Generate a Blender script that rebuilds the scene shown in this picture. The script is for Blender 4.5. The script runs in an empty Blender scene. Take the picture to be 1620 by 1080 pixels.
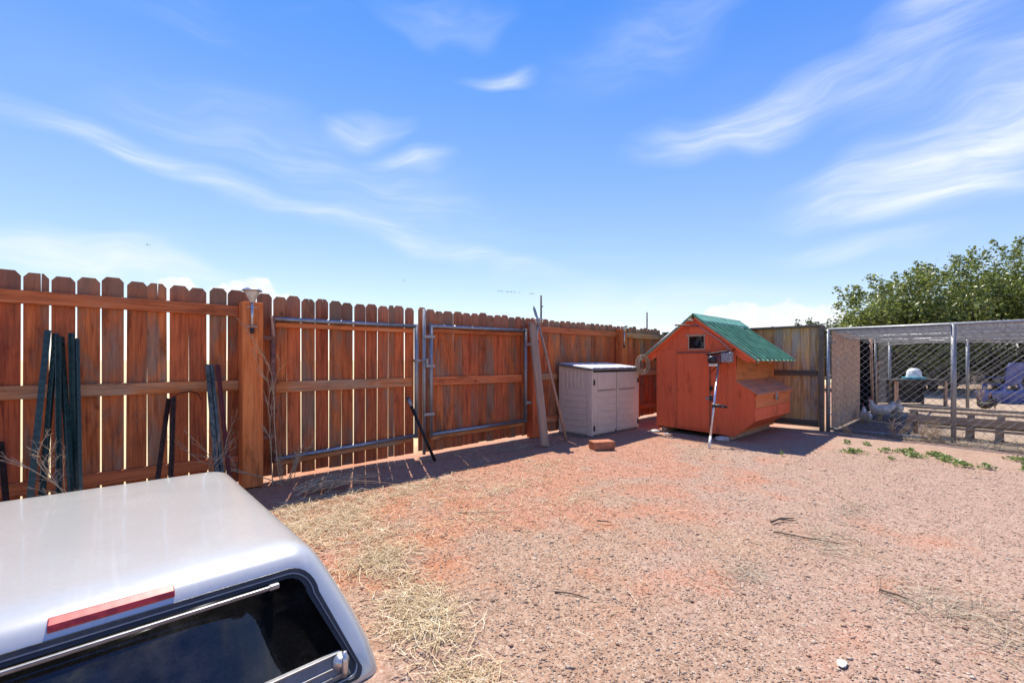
import bpy, bmesh, math, random
import numpy as np
from mathutils import Vector, Matrix
R = math.radians
rnd = random.Random(7)
rng = np.random.default_rng(11)
sc = bpy.context.scene
col = sc.collection
# World frame: +X runs along the wooden fence, +Y points out of the yard through the fence, Z up, metres.

# ------------------------------------------------------------------ camera
cd = bpy.data.cameras.new('camera'); cam = bpy.data.objects.new('camera', cd); col.objects.link(cam)
cam.location = (0, -4.88, 1.2); cam.rotation_euler = (R(90), 0, R(-43.03))
cd.sensor_width = 36; cd.lens = 15.56; cd.shift_y = 0.0185; cd.clip_start = 0.05; cd.clip_end = 6000
sc.camera = cam
# ------------------------------------------------------------------ light
SUN_AZ = R(24.7); SUN_EL = R(59)
sv = Vector((math.sin(SUN_AZ)*math.cos(SUN_EL), math.cos(SUN_AZ)*math.cos(SUN_EL), math.sin(SUN_EL)))
sd = bpy.data.lights.new('sun', 'SUN'); sd.energy = 5.0; sd.angle = R(0.53); sd.color = (1, 0.94, 0.84)
so = bpy.data.objects.new('sun', sd); col.objects.link(so); so.rotation_euler = sv.to_track_quat('Z', 'Y').to_euler(); so.location = (0, 0, 20)
sc.view_settings.view_transform = 'Standard'; sc.view_settings.look = 'None'
sc.view_settings.exposure = 0.75; sc.view_settings.gamma = 1
# ------------------------------------------------------------------ node helpers
class NT:
    def __init__(s, tree): s.t = tree; s.n = tree.nodes; s.l = tree.links
    def new(s, typ, **kw):
        n = s.n.new(typ)
        for k, v in kw.items(): setattr(n, k, v)
        return n
    def put(s, sock, v):
        if isinstance(v, bpy.types.NodeSocket): s.l.new(v, sock)
        elif v is not None:
            if sock.type == 'RGBA' and len(v) == 3: v = (*v, 1)
            sock.default_value = v
    def math(s, op, a, b=None, clamp=False, c=None):
        n = s.new('ShaderNodeMath', operation=op, use_clamp=clamp); s.put(n.inputs[0], a)
        if b is not None: s.put(n.inputs[1], b)
        if c is not None: s.put(n.inputs[2], c)
        return n.outputs[0]
    def vmath(s, op, a, b=None, sc_=None):
        n = s.new('ShaderNodeVectorMath', operation=op); s.put(n.inputs[0], a)
        if b is not None: s.put(n.inputs[1], b)
        if sc_ is not None: s.put(n.inputs['Scale'], sc_)
        return n.outputs['Value'] if op in ('LENGTH', 'DOT_PRODUCT') else n.outputs[0]
    def mapping(s, vec, loc=(0,0,0), rot=(0,0,0), scale=(1,1,1), typ='POINT'):
        n = s.new('ShaderNodeMapping', vector_type=typ); s.put(n.inputs['Vector'], vec)
        n.inputs['Location'].default_value = loc; n.inputs['Rotation'].default_value = rot; n.inputs['Scale'].default_value = scale
        return n.outputs[0]
    def noise(s, vec, scale=5, detail=4, rough=0.55, dist=0, out='Fac'):
        n = s.new('ShaderNodeTexNoise'); s.put(n.inputs['Vector'], vec)
        n.inputs['Scale'].default_value = scale; n.inputs['Detail'].default_value = detail
        n.inputs['Roughness'].default_value = rough; n.inputs['Distortion'].default_value = dist
        return n.outputs[out]
    def voronoi(s, vec, scale=5, feature='F1', out='Distance', rand=1.0):
        n = s.new('ShaderNodeTexVoronoi', feature=feature); s.put(n.inputs['Vector'], vec)
        n.inputs['Scale'].default_value = scale; n.inputs['Randomness'].default_value = rand
        return n.outputs[out]
    def ramp(s, fac, stops, interp='LINEAR'):
        n = s.new('ShaderNodeValToRGB'); n.color_ramp.interpolation = interp
        e = n.color_ramp.elements
        while len(e) < len(stops): e.new(0.5)
        for q, (p, c) in zip(e, stops):
            q.position = p; q.color = (*c, 1) if isinstance(c, (tuple, list)) else (c, c, c, 1)
        s.put(n.inputs[0], fac); return n.outputs[0]
    def mix(s, fac, a, b, blend='MIX'):
        n = s.new('ShaderNodeMix', data_type='RGBA', blend_type=blend)
        s.put(n.inputs[0], fac); s.put(n.inputs[6], a); s.put(n.inputs[7], b); return n.outputs[2]
    def smooth(s, v, lo, hi, a=0.0, b=1.0):
        n = s.new('ShaderNodeMapRange', interpolation_type='SMOOTHSTEP'); s.put(n.inputs[0], v)
        for i, q in enumerate((lo, hi, a, b)): n.inputs[i+1].default_value = q
        return n.outputs[0]
    def bump(s, h, strength=0.3, dist=0.01):
        n = s.new('ShaderNodeBump'); s.put(n.inputs['Height'], h); n.inputs['Strength'].default_value = strength
        n.inputs['Distance'].default_value = dist; return n.outputs[0]
def newmat(name):
    m = bpy.data.materials.new(name); m.use_nodes = True; t = NT(m.node_tree)
    b = m.node_tree.nodes['Principled BSDF']
    return m, t, b
# ------------------------------------------------------------------ world: sky with high cirrus and low cumulus
w = bpy.data.worlds.new('World'); sc.world = w; w.use_nodes = True
t = NT(w.node_tree); bg = w.node_tree.nodes['Background']
sky = t.new('ShaderNodeTexSky', sky_type='NISHITA'); sky.sun_disc = False
sky.sun_elevation = SUN_EL; sky.sun_rotation = SUN_AZ; sky.altitude = 1800; sky.air_density = 1.0; sky.dust_density = 0.3; sky.ozone_density = 2.5
hs = t.new('ShaderNodeHueSaturation'); hs.inputs['Saturation'].default_value = 1.0; hs.inputs['Value'].default_value = 1.0; 
sps = t.new('ShaderNodeSeparateColor'); t.put(sps.inputs[0], sky.outputs[0]); cbs = t.new('ShaderNodeCombineColor')
for i_, (k_, p_) in enumerate(((1.50, .74), (2.12, .62), (6.1, .14))): t.put(cbs.inputs[i_], t.math('MULTIPLY', t.math('POWER', sps.outputs[i_], p_), k_))   # film response of the sky
tc = t.new('ShaderNodeTexCoord'); dirv = t.vmath('NORMALIZE', tc.outputs['Generated'])
sep = t.new('ShaderNodeSeparateXYZ'); t.put(sep.inputs[0], t.mapping(dirv, rot=(0, 0, R(43.03))))   # azimuth 0 = north-east over the fence line
az = t.math('ARCTAN2', sep.outputs[0], sep.outputs[1]); el = t.math('ARCSINE', sep.outputs[2])
grade = t.new('ShaderNodeCombineColor')                       # clear dry air: deeper blue overhead, paler to the horizon
for i_, (lo_, hi_) in enumerate(((1.5, .28), (1.16, .62), (1.0, .90))):
    mr = t.new('ShaderNodeMapRange'); t.put(mr.inputs[0], el); mr.inputs[1].default_value = 0; mr.inputs[2].default_value = R(42); mr.inputs[3].default_value = lo_; mr.inputs[4].default_value = hi_; t.put(grade.inputs[i_], mr.outputs[0])
t.put(hs.inputs['Color'], t.mix(1.0, cbs.outputs[0], grade.outputs[0], 'MULTIPLY'))
cmb = t.new('ShaderNodeCombineXYZ'); t.put(cmb.inputs[0], az); t.put(cmb.inputs[1], el); ae = cmb.outputs[0]
# wind-drawn structure of the ice clouds, over the whole dome
warp = t.vmath('SUBTRACT', t.noise(t.mapping(ae, scale=(2.2, 3.2, 1)), 1.6, 2, 0.5, out='Color'), (0.5, 0.5, 0.5))
aew = t.vmath('ADD', ae, t.vmath('SCALE', warp, sc_=0.16))
fib = t.noise(t.mapping(aew, rot=(0, 0, R(-14)), scale=(1.7, 8.0, 1)), 2.0, 4, 0.5)
soft = t.noise(t.mapping(aew, scale=(1.0, 2.2, 1)), 1.8, 2, 0.5)
def blob(a, e, la, le, rot, amp, src=None, p=1.0):
    q = t.mapping(src if src else aew, loc=(R(a), R(e), 0), rot=(0, 0, R(rot)), scale=(R(la), R(le), 1), typ='TEXTURE')
    l = t.vmath('LENGTH', q)
    return t.math('MULTIPLY', t.smooth(l, 1.0, 0.0), amp)
cir = None
for a, e, la, le, rot, amp in [(-37, 18.9, 21, 2.3, -12, .85), (-9, 13.4, 24, 2.7, -11, .7), (-22, 21, 32, 7, -13, .34), (-44, 9.9, 18, 2.0, -4, .75),
        (29, 26, 17, 3.4, 4, 1.1), (44, 28, 11, 6, 28, .85), (46, 18, 17, 4.6, 4, 1.05), (42, 14.6, 16, 2.3, -4, .9), (53, 22, 14, 6, 12, .6), (-1.5, 33.3, 7, 1.6, 1, .9),
        (-17.3, 27, 7, 2.1, 8, .9), (-13, 23.8, 6.5, 1.8, -3, .75), (-9, 38, 12, 2.2, 0, .35), (38, 11.3, 11, 1.6, 0, .5), (14, 7.0, 22, 3.0, 0, .55), (20, 36, 20, 5, 15, .3),
        (110, 28, 40, 9, -15, 1.0), (-120, 25, 45, 8, 10, 1.0), (170, 40, 34, 10, 20, 1.0), (70, 56, 42, 9, 20, 1.0), (-70, 50, 42, 9, -22, 1.0), (-150, 60, 50, 9, 10, 1.0), (130, 68, 60, 9, -8, 1.0)]:  # out-of-view cirrus, boosted and added overhead to whiten the blue ambient light
    b_ = blob(a, e, la, le, rot, amp); cir = b_ if cir is None else t.math('ADD', cir, b_)
tex = t.math('ADD', t.math('MULTIPLY', t.smooth(fib, .20, .82), .85), t.math('MULTIPLY', t.smooth(soft, .15, .85), .45))
fine = t.noise(t.mapping(aew, rot=(0, 0, R(-12)), scale=(4, 30, 1)), 2.0, 4, .6)
tex = t.math('MULTIPLY', tex, t.smooth(fine, .25, .75, .55, 1.25))
cirm = t.math('MULTIPLY', cir, tex, clamp=True)
veil = t.math('MULTIPLY', t.math('MULTIPLY', t.smooth(fib, .5, .85), t.smooth(soft, .42, .8)), .25)
cirm = t.math('ADD', cirm, veil, clamp=True)
# cumulus heads low on the horizon
cn = t.noise(t.mapping(ae, scale=(1, 1.35, 1)), 17, 4, 0.55)
cumw = t.vmath('ADD', ae, t.vmath('SCALE', t.vmath('SUBTRACT', t.noise(ae, 22, 3, .6, out='Color'), (.5, .5, .5)), sc_=0.045))
cum = None
for a, e, la, le in [(26.5, 5.0, 5.2, 3.3), (31.5, 4.6, 5.5, 3.6), (35, 4.0, 4.0, 3.2), (-30.2, 7.2, 4.2, 3.3), (-27.5, 6.4, 3.5, 2.6), (-33, 6.6, 3.2, 2.8), (-37.2, 7.2, 3.6, 2.2), (-39, 6.2, 3, 2.2), (70, 5, 7, 4), (100, 4.5, 9, 3.5), (-75, 5, 8, 3.5), (-110, 5, 9, 4), (160, 5, 10, 4)]:
    b_ = blob(a, e, la, le, 0, 1.0, cumw); cum = b_ if cum is None else t.math('MAXIMUM', cum, b_)
cumm = t.smooth(t.math('ADD', cum, t.math('MULTIPLY', t.math('SUBTRACT', cn, .5), .5)), .28, .52)
cloudc = t.mix(t.smooth(cn, .35, .65), (6.4, 6.8, 7.3), (7.4, 7.5, 7.6))
skyc = t.mix(t.math('MULTIPLY', cirm, .9), hs.outputs[0], (6.8, 7.2, 7.8))
skyc = t.mix(t.math('MULTIPLY', cumm, .93), skyc, cloudc)
t.put(bg.inputs[0], skyc); bg.inputs[1].default_value = 0.086
w.cycles.sampling_method = 'MANUAL'; w.cycles.sample_map_resolution = 256

# ------------------------------------------------------------------ materials
def plain(name, c, rough=0.6, metal=0.0, var=0.12, nscale=14, bump=0.0, bscale=60, spec=0.5, c2=None, coat=0.0, stretch=(1,1,1)):
    m, t, b = newmat(name)
    tc = t.new('ShaderNodeTexCoord'); oi = t.new('ShaderNodeObjectInfo')
    v = t.vmath('ADD', tc.outputs['Object'], t.vmath('SCALE', (7.3, 3.1, 5.7), sc_=oi.outputs['Random']))
    v = t.mapping(v, scale=stretch)
    n = t.noise(v, nscale, 5, .6)
    lo = tuple(max(0, q*(1-var*2)) for q in c); hi = tuple(min(1, q*(1+var)) for q in (c2 or c))
    t.put(b.inputs['Base Color'], t.ramp(n, [(.3, lo), (.7, hi)]))
    t.put(b.inputs['Roughness'], t.smooth(t.noise(v, nscale*2.3, 3), .2, .8, max(.02, rough-.1), min(1, rough+.12)))
    b.inputs['Metallic'].default_value = metal; b.inputs['Specular IOR Level'].default_value = spec; b.inputs['Coat Weight'].default_value = coat
    if bump: t.put(b.inputs['Normal'], t.bump(t.noise(v, bscale, 4), bump, .004))
    return m
def wood(name, dark, light, grey, axis='Z', greyamt=0.5, top=None, huevar=0.012, knots=True, lo=.46):
    m, t, b = newmat(name)
    tc = t.new('ShaderNodeTexCoord'); oi = t.new('ShaderNodeObjectInfo'); rn = oi.outputs['Random']
    v = t.vmath('ADD', tc.outputs['Object'], t.vmath('SCALE', (13.7, 9.1, 17.3), sc_=rn))
    sx = {'Z': (1, 1, .055), 'X': (.055, 1, 1), 'Y': (1, .055, 1)}[axis]
    sp = {'Z': (1, 1, .32), 'X': (.32, 1, 1), 'Y': (1, .32, 1)}[axis]
    vg = t.mapping(v, scale=sx); vp = t.mapping(v, scale=sp)
    g = t.noise(vg, 55, 5, .62, .6); g2 = t.noise(vg, 16, 3, .5, .4)
    gg = t.math('ADD', t.math('MULTIPLY', g, .62), t.math('MULTIPLY', g2, .38))
    c = t.ramp(gg, [(.34, dark), (.50, tuple((a_+b_)*.55 for a_, b_ in zip(dark, light))), (.64, light)])
    # sun-bleached and water-stained areas
    big = t.noise(vp, 4.2, 6, .66, .5)
    amt = t.math('MULTIPLY', t.smooth(t.math('ADD', big, t.math('MULTIPLY', t.math('SUBTRACT', rn, .5), .22)), lo+.02, lo+.25), greyamt)
    c = t.mix(amt, c, t.mix(t.smooth(g, .3, .7), tuple(q*.6 for q in grey), grey))
    if top:
        sz = t.new('ShaderNodeSeparateXYZ'); t.put(sz.inputs[0], tc.outputs['Object'])
        c = t.mix(t.math('MULTIPLY', t.smooth(t.math('ADD', sz.outputs[2], t.math('MULTIPLY', big, .5)), 1.78, 2.12), .75), c, top)      # weather-greyed upper ends
        c = t.mix(t.math('MULTIPLY', t.smooth(t.math('ADD', big, t.math('MULTIPLY', g2, .3)), .56, .74), .35), c, (.10, .05, .03))
    dk = t.smooth(t.noise(vp, 5.5, 5, .7), .53, .72)
    c = t.mix(t.math('MULTIPLY', dk, .6), c, tuple(q*.35 for q in dark))
    if knots:
        kv = t.mapping(v, scale={'Z': (1, .2, .62), 'X': (.62, .2, 1), 'Y': (.2, .62, 1)}[axis])
        k = t.smooth(t.voronoi(kv, 4.2), .0, .11, 1, 0)
        c = t.mix(t.math('MULTIPLY', k, .72), c, tuple(q*.28 for q in dark))
    h = t.new('ShaderNodeHueSaturation'); t.put(h.inputs['Color'], c)
    t.put(h.inputs['Hue'], t.math('ADD', t.math('MULTIPLY', t.math('SUBTRACT', rn, .5), huevar), .5))
    r2 = t.math('FRACT', t.math('MULTIPLY', rn, 7.77))
    t.put(h.inputs['Value'], t.math('ADD', t.math('MULTIPLY', r2, .30), .85))
    t.put(b.inputs['Base Color'], h.outputs[0]); b.inputs['Roughness'].default_value = .78; b.inputs['Specular IOR Level'].default_value = .25
    t.put(b.inputs['Normal'], t.bump(gg, .5, .006))
    return m
M = {}
STD, STL, STG = (.20, .042, .013), (.66, .175, .052), (.42, .27, .185)
M['picket'] = wood('stained_cedar', STD, STL, STG, 'Z', .85, top=(.27, .17, .115))
M['rail'] = wood('stained_cedar_rail', (.29, .074, .024), (.66, .21, .065), (.50, .33, .21), 'X', .8)
M['post'] = wood('stained_cedar_post', (.40, .088, .024), (.66, .17, .048), (.66, .27, .11), 'Z', .3, knots=False)
M['greywood'] = wood('bare_weathered_board', (.27, .15, .09), (.48, .30, .19), (.44, .33, .25), 'Z', .6)
M['panel'] = wood('weathered_panel_board', (.22, .11, .045), (.66, .40, .17), (.40, .34, .28), 'Z', .95, lo=.42)
M['panelrail'] = wood('weathered_panel_rail', (.07, .06, .05), (.16, .13, .10), (.2, .19, .17), 'Y', .6)
M['benchwood'] = wood('bench_wood', (.17, .12, .08), (.38, .28, .19), (.40, .34, .27), 'Y', .6)
M['farfence'] = wood('far_fence_wood', (.15, .12, .095), (.30, .245, .20), (.30, .27, .24), 'Z', .5)
M['coopred'] = wood('coop_red_paint', (.62, .105, .036), (.76, .145, .055), (.72, .20, .09), 'Z', .4, huevar=0.0, knots=False)
M['cooporange'] = wood('coop_orange_stain', (.50, .13, .04), (.64, .21, .065), (.40, .18, .11), 'X', .35, huevar=0.01, knots=False)
M['nestlid'] = wood('nest_lid_wood', (.40, .11, .05), (.58, .19, .10), (.42, .24, .17), 'X', .7, knots=False)
M['galv'] = plain('galvanised_steel', (.30, .305, .31), .48, .6, .10, 24)
M['wire'] = plain('dull_zinc_wire', (.25, .25, .25), .6, .3, .15, 24)
M['galvblue'] = plain('gate_tube_steel', (.30, .315, .34), .38, .75, .14, 18)
M['rustpipe'] = plain('rusty_painted_pipe', (.24, .10, .065), .7, .2, .25, 20, .3)
M['grnpost'] = plain('green_enamel_steel', (.010, .034, .032), .45, .0, .25, 30, .15, c2=(.016, .05, .046))
M['grnold'] = plain('faded_green_steel', (.05, .085, .09), .55, .3, .3, 16, .3, c2=(.12, .14, .13))
M['redpost'] = plain('red_enamel_steel', (.15, .022, .022), .6, .2, .3, 16, .3)
M['rustpost'] = plain('rusty_steel', (.055, .028, .022), .75, .4, .35, 24, .4)
M['stud'] = plain('bare_stud_tips', (.55, .55, .52), .5, .4, .2)
M['black'] = plain('black_plastic', (.018, .018, .02), .45, 0, .2, 20)
M['blackiron'] = plain('black_iron', (.03, .025, .022), .55, .5, .3, 30, .3)
M['silverplastic'] = plain('brushed_lamp_steel', (.55, .54, .52), .32, .8, .12, 30)
M['lampglass'] = plain('clear_lamp_plastic', (.62, .58, .48), .2, 0, .15, 30)
M['shed'] = plain('taupe_resin', (.58, .47, .365), .5, 0, .05, 6, .12, 160, .4)
M['shedlid'] = plain('pale_resin_lid', (.52, .50, .49), .5, 0, .10, 5, .15, 120, .4)
M['sheddark'] = plain('dark_resin_trim', (.16, .155, .15), .55, 0, .15)
M['block'] = plain('red_concrete_block', (.40, .16, .085), .9, 0, .2, 18, .5, 70, .2)
M['roofpale'] = plain('faded_green_roof', (.145, .31, .19), .65, 0, .14, 5, c2=(.18, .37, .23), spec=.15)
M['roofgreen'] = plain('green_metal_roof', (.08, .25, .15), .5, 0, .07, 6, c2=(.15, .38, .25), coat=.05)
M['osb'] = None
M['rope'] = plain('tan_rope', (.46, .34, .22), .9, 0, .3, 60, .5, 150, .1)
M['cable'] = plain('pale_hose', (.40, .26, .2), .6, 0, .2, 12)
M['openingblack'] = plain('dark_opening_black', (.008, .008, .01), .95, 0, .3, 12, .4, 20, spec=0.0)  # black colour carrying the darkness of the opening past the strand board
M['tabledark'] = plain('dark_shelter_wood', (.05, .045, .04), .8, 0, .35, 10, .4)
M['aqua'] = plain('turquoise_plastic', (.05, .42, .50), .35, 0, .1)
M['milky'] = plain('milky_plastic', (.74, .78, .76), .3, 0, .06)
M['blueplastic'] = plain('blue_plastic', (.035, .075, .30), .35, 0, .2, 6, .2, 12)
M['whitefeather'] = plain('white_feathers', (.58, .55, .50), .85, 0, .18, 22, .5, 70, .2)
M['blackfeather'] = plain('dark_feathers', (.05, .038, .03), .7, 0, .35, 22, .5, 70, .3)
M['comb'] = plain('red_comb', (.45, .03, .025), .5, 0, .1)
M['beak'] = plain('horn_yellow', (.50, .33, .10), .5, 0, .1)
M['bird'] = plain('bird_dark', (.03, .03, .032), .7)
M['bark'] = plain('bark', (.12, .085, .06), .9, 0, .35, 18, .8, 30, .2)
M['polewood'] = plain('utility_pole_wood', (.10, .085, .075), .9, 0, .3, 8)
M['drystalk'] = plain('dry_weed_stalk', (.50, .36, .22), .85, 0, .25, 40, spec=.2)
M['stone'] = plain('pale_stone', (.52, .47, .40), .85, 0, .2, 14, .5, 40, .2)
M['whitestone'] = plain('chalk_white_stone', (.75, .73, .66), .8, 0, .1, 14, .3, 40, .2)
M['twig'] = plain('dark_twig', (.17, .125, .085), .9, 0, .3, 30, .4, 60, .2)
M['trimred'] = plain('faded_red_housing', (.12, .03, .035), .45, 0, .25, 22)
M['trimgrey'] = plain('grey_engine_casing', (.30, .30, .31), .5, .3, .3, 40, .5, 60)
M['alu'] = plain('aluminium_shaft', (.62, .62, .66), .3, .85, .15, 30, stretch=(1, 1, .2))
M['whitepaint'] = plain('white_paint', (.72, .70, .66), .55, 0, .1)
M['sashgrey'] = plain('dark_anodised', (.20, .20, .21), .4, .7, .12, 20)
M['interior'] = plain('dark_interior', (.03, .028, .026), .9)
def leafmat(name, c1, c2, trans=.35):
    m, t, b = newmat(name); g = t.new('ShaderNodeNewGeometry')
    c = t.ramp(g.outputs['Random Per Island'], [(0, c1), (.6, c2), (1, tuple(q*1.35 for q in c2))])
    t.put(b.inputs['Base Color'], c); b.inputs['Roughness'].default_value = .38; b.inputs['Specular IOR Level'].default_value = .5
    tr = t.new('ShaderNodeBsdfTranslucent'); t.put(tr.inputs[0], c)
    mx = t.new('ShaderNodeMixShader'); mx.inputs[0].default_value = trans
    out = m.node_tree.nodes['Material Output']
    t.l.new(b.outputs[0], mx.inputs[1]); t.l.new(tr.outputs[0], mx.inputs[2]); t.l.new(mx.outputs[0], out.inputs[0]); return m
M['leaf'] = leafmat('tree_leaf', (.065, .095, .02), (.19, .225, .05))
M['shrubleaf'] = leafmat('shrub_leaf', (.03, .045, .014), (.075, .10, .03), .2)
M['weedleaf'] = leafmat('weed_leaf', (.11, .17, .04), (.20, .27, .07))
def islandmat(name, stops, rough=.85):
    m, t, b = newmat(name); g = t.new('ShaderNodeNewGeometry')
    t.put(b.inputs['Base Color'], t.ramp(g.outputs['Random Per Island'], stops)); b.inputs['Roughness'].default_value = rough; b.inputs['Specular IOR Level'].default_value = .25
    return m
M['straw'] = islandmat('straw', [(0, (.26, .17, .09)), (.35, (.48, .35, .19)), (.75, (.60, .47, .28)), (1, (.74, .64, .46))])
M['hay'] = islandmat('grey_dead_grass', [(0, (.18, .15, .10)), (.5, (.34, .28, .19)), (1, (.50, .43, .31))])
PEB = [(0, (.13, .075, .055)), (.05, (.25, .15, .10)), (.5, (.35, .235, .16)), (.8, (.41, .30, .22)), (.93, (.54, .46, .365)), (1, (.22, .17, .14))]
def osb():
    m, t, b = newmat('strand_board'); tc = t.new('ShaderNodeTexCoord')
    v = t.mapping(tc.outputs['Object'], rot=(.2, .5, .3), scale=(1, 1.6, 1)); vc = t.voronoi(v, 24, out='Color')
    v2 = t.voronoi(t.mapping(tc.outputs['Object'], rot=(.9, .1, 1.2), scale=(1.7, 1, 1)), 17, out='Color')
    f = t.math('ADD', t.math('MULTIPLY', t.vmath('DOT_PRODUCT', vc, (.4, .3, .3)), .6), t.math('MULTIPLY', t.vmath('DOT_PRODUCT', v2, (.4, .3, .3)), .4))
    c = t.ramp(f, [(.2, (.27, .15, .08)), (.5, (.50, .30, .17)), (.8, (.64, .43, .26))])
    c = t.mix(t.math('MULTIPLY', t.smooth(t.noise(tc.outputs['Object'], 2.2, 5), .5, .7), .35), c, (.30, .27, .25))
    t.put(b.inputs['Base Color'], c); b.inputs['Roughness'].default_value = .8; return m
M['osb'] = osb()
def carpaint():
    m, t, b = newmat('silver_paint'); tc = t.new('ShaderNodeTexCoord')
    fl = t.noise(tc.outputs['Object'], 60, 2, .5); du = t.noise(tc.outputs['Object'], 3.5, 5, .6)
    c = t.mix(t.smooth(fl, .3, .7), (.50, .49, .455), (.52, .505, .47)); c = t.mix(t.math('MULTIPLY', t.smooth(du, .45, .75), .10), c, (.42, .40, .37))
    st = t.noise(t.mapping(tc.outputs['Object'], rot=(0, 0, R(6)), scale=(26, .9, 1)), 1.0, 4, .6)     # dried run-off streaks and dust, doubling as painted reflections of the fence gaps
    c = t.mix(t.math('MULTIPLY', t.smooth(st, .57, .72), .22), c, (.66, .65, .63))
    sp_ = t.noise(tc.outputs['Object'], 38, 3, .6); c = t.mix(t.math('MULTIPLY', t.smooth(sp_, .62, .74), .16), c, (.40, .36, .31))
    t.put(b.inputs['Base Color'], c); b.inputs['Metallic'].default_value = .4
    t.put(b.inputs['Roughness'], t.smooth(du, .2, .9, .24, .30)); b.inputs['Coat Weight'].default_value = .35; b.inputs['Coat Roughness'].default_value = .05
    return m
M['silver'] = carpaint()
def tinted():
    m, t, b = newmat('tinted_glass'); out = m.node_tree.nodes['Material Output']
    tr = t.new('ShaderNodeBsdfTransparent'); tr.inputs[0].default_value = (.50, .55, .60, 1)
    gl = t.new('ShaderNodeBsdfGlossy'); gl.inputs['Roughness'].default_value = .04; gl.inputs[0].default_value = (.9, .93, 1, 1)
    df = t.new('ShaderNodeBsdfDiffuse'); df.inputs[0].default_value = (.22, .21, .2, 1)      # dust film
    fr = t.new('ShaderNodeFresnel'); fr.inputs[0].default_value = 1.5
    tc = t.new('ShaderNodeTexCoord')
    m1 = t.new('ShaderNodeMixShader'); t.put(m1.inputs[0], t.smooth(t.noise(tc.outputs['Object'], 6, 6, .7), .42, .8, .015, .10)); t.l.new(tr.outputs[0], m1.inputs[1]); t.l.new(df.outputs[0], m1.inputs[2])
    m2 = t.new('ShaderNodeMixShader'); t.l.new(fr.outputs[0], m2.inputs[0]); t.l.new(m1.outputs[0], m2.inputs[1]); t.l.new(gl.outputs[0], m2.inputs[2])
    t.l.new(m2.outputs[0], out.inputs[0]); return m
M['glass'] = tinted()
def redlens():
    m, t, b = newmat('red_lens'); tc = t.new('ShaderNodeTexCoord')
    t.put(b.inputs['Base Color'], t.mix(t.smooth(t.noise(tc.outputs['Object'], 30, 2), .4, .6), (.30, .012, .012), (.46, .028, .022)))
    b.inputs['Roughness'].default_value = .42; b.inputs['Coat Weight'].default_value = .1
    wv = t.new('ShaderNodeTexWave'); t.put(wv.inputs['Vector'], tc.outputs['Object']); wv.inputs['Scale'].default_value = 9
    t.put(b.inputs['Normal'], t.bump(wv.outputs[1], .02, .003)); return m
M['redlens'] = redlens()
def soil_mask(t, P, x, y):
    n1 = t.noise(P, .55, 5, .6, .3); n2 = t.noise(P, 2.3, 5, .6)
    bias = t.math('SUBTRACT', t.math('MULTIPLY', t.smooth(y, -5.2, -1.2), .20), t.math('MULTIPLY', t.smooth(x, 3.0, 7.0), .05))
    return n1, n2, t.smooth(t.math('ADD', t.math('ADD', t.math('MULTIPLY', n1, .55), t.math('MULTIPLY', n2, .45)), bias), .56, .69)
def groundmat():
    m, t, b = newmat('yard_ground'); tc = t.new('ShaderNodeTexCoord'); P = tc.outputs['Object']
    sp = t.new('ShaderNodeSeparateXYZ'); t.put(sp.inputs[0], P); x, y = sp.outputs[0], sp.outputs[1]
    n1, n2, red = soil_mask(t, P, x, y); n3 = t.noise(P, 9, 4, .6)
    cell = t.voronoi(P, 95, out='Color'); cv = t.vmath('DOT_PRODUCT', cell, (.34, .33, .33)); cdist = t.voronoi(P, 95)
    cell2 = t.voronoi(P, 42, out='Color'); cv2 = t.vmath('DOT_PRODUCT', cell2, (.34, .33, .33))
    grav = t.ramp(cv, [(.12, (.40, .245, .18)), (.32, (.52, .32, .235)), (.5, (.59, .385, .29)), (.68, (.66, .47, .375)), (.9, (.78, .66, .56))])
    grav = t.mix(t.math('MULTIPLY', t.smooth(cv2, .28, .42, 1, 0), .35), grav, (.30, .18, .13)); grav = t.mix(1.0, grav, (.57, .545, .47), 'MULTIPLY')
    dirt = t.mix(n3, (.32, .105, .042), (.43, .175, .078))
    dirt = t.mix(t.math('MULTIPLY', t.smooth(cv, .5, .7), .5), dirt, (.46, .30, .21))
    # bare red soil where the gravel is thin: nearer the fence and round the coop
    c = t.mix(t.math('MULTIPLY', red, .85), grav, dirt)
    mauve = t.smooth(t.math('ADD', n1, t.math('MULTIPLY', t.smooth(x, 1.5, 6.5), .12)), .42, .62)
    c = t.mix(t.math('MULTIPLY', mauve, .22), c, t.mix(cv, (.26, .165, .145), (.48, .37, .33)))
    # chicken run floor and the dry pasture outside
    run = t.math('MULTIPLY', t.smooth(x, 8.85, 9.2), t.smooth(y, -2.6, -3.0))
    c = t.mix(run, c, t.mix(n3, (.30, .21, .14), (.44, .33, .23)))
    board_shade = t.math('MULTIPLY', run, t.math('MULTIPLY', t.smooth(t.math('ADD', x, n2), 13.6, 12.6), t.smooth(t.math('ADD', y, n2), -4.3, -3.5)))  # shade of the strand board and netting, painted into the run floor colour
    c = t.mix(board_shade, c, t.mix(n3, (.10, .075, .06), (.19, .145, .115)))
    past = t.smooth(t.math('ADD', y, t.math('MULTIPLY', n2, .5)), .25, 1.2)
    c = t.mix(past, c, t.mix(n2, (.42, .33, .17), (.58, .48, .27)))
    t.put(b.inputs['Base Color'], c); b.inputs['Roughness'].default_value = .92; b.inputs['Specular IOR Level'].default_value = .2
    h = t.math('ADD', t.math('MULTIPLY', t.math('SUBTRACT', 1.0, cdist), .55), t.math('MULTIPLY', cv, .5))
    h = t.math('ADD', h, t.math('MULTIPLY', n3, .5))
    t.put(b.inputs['Normal'], t.bump(h, .6, .010)); return m
M['ground'] = groundmat()
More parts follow.
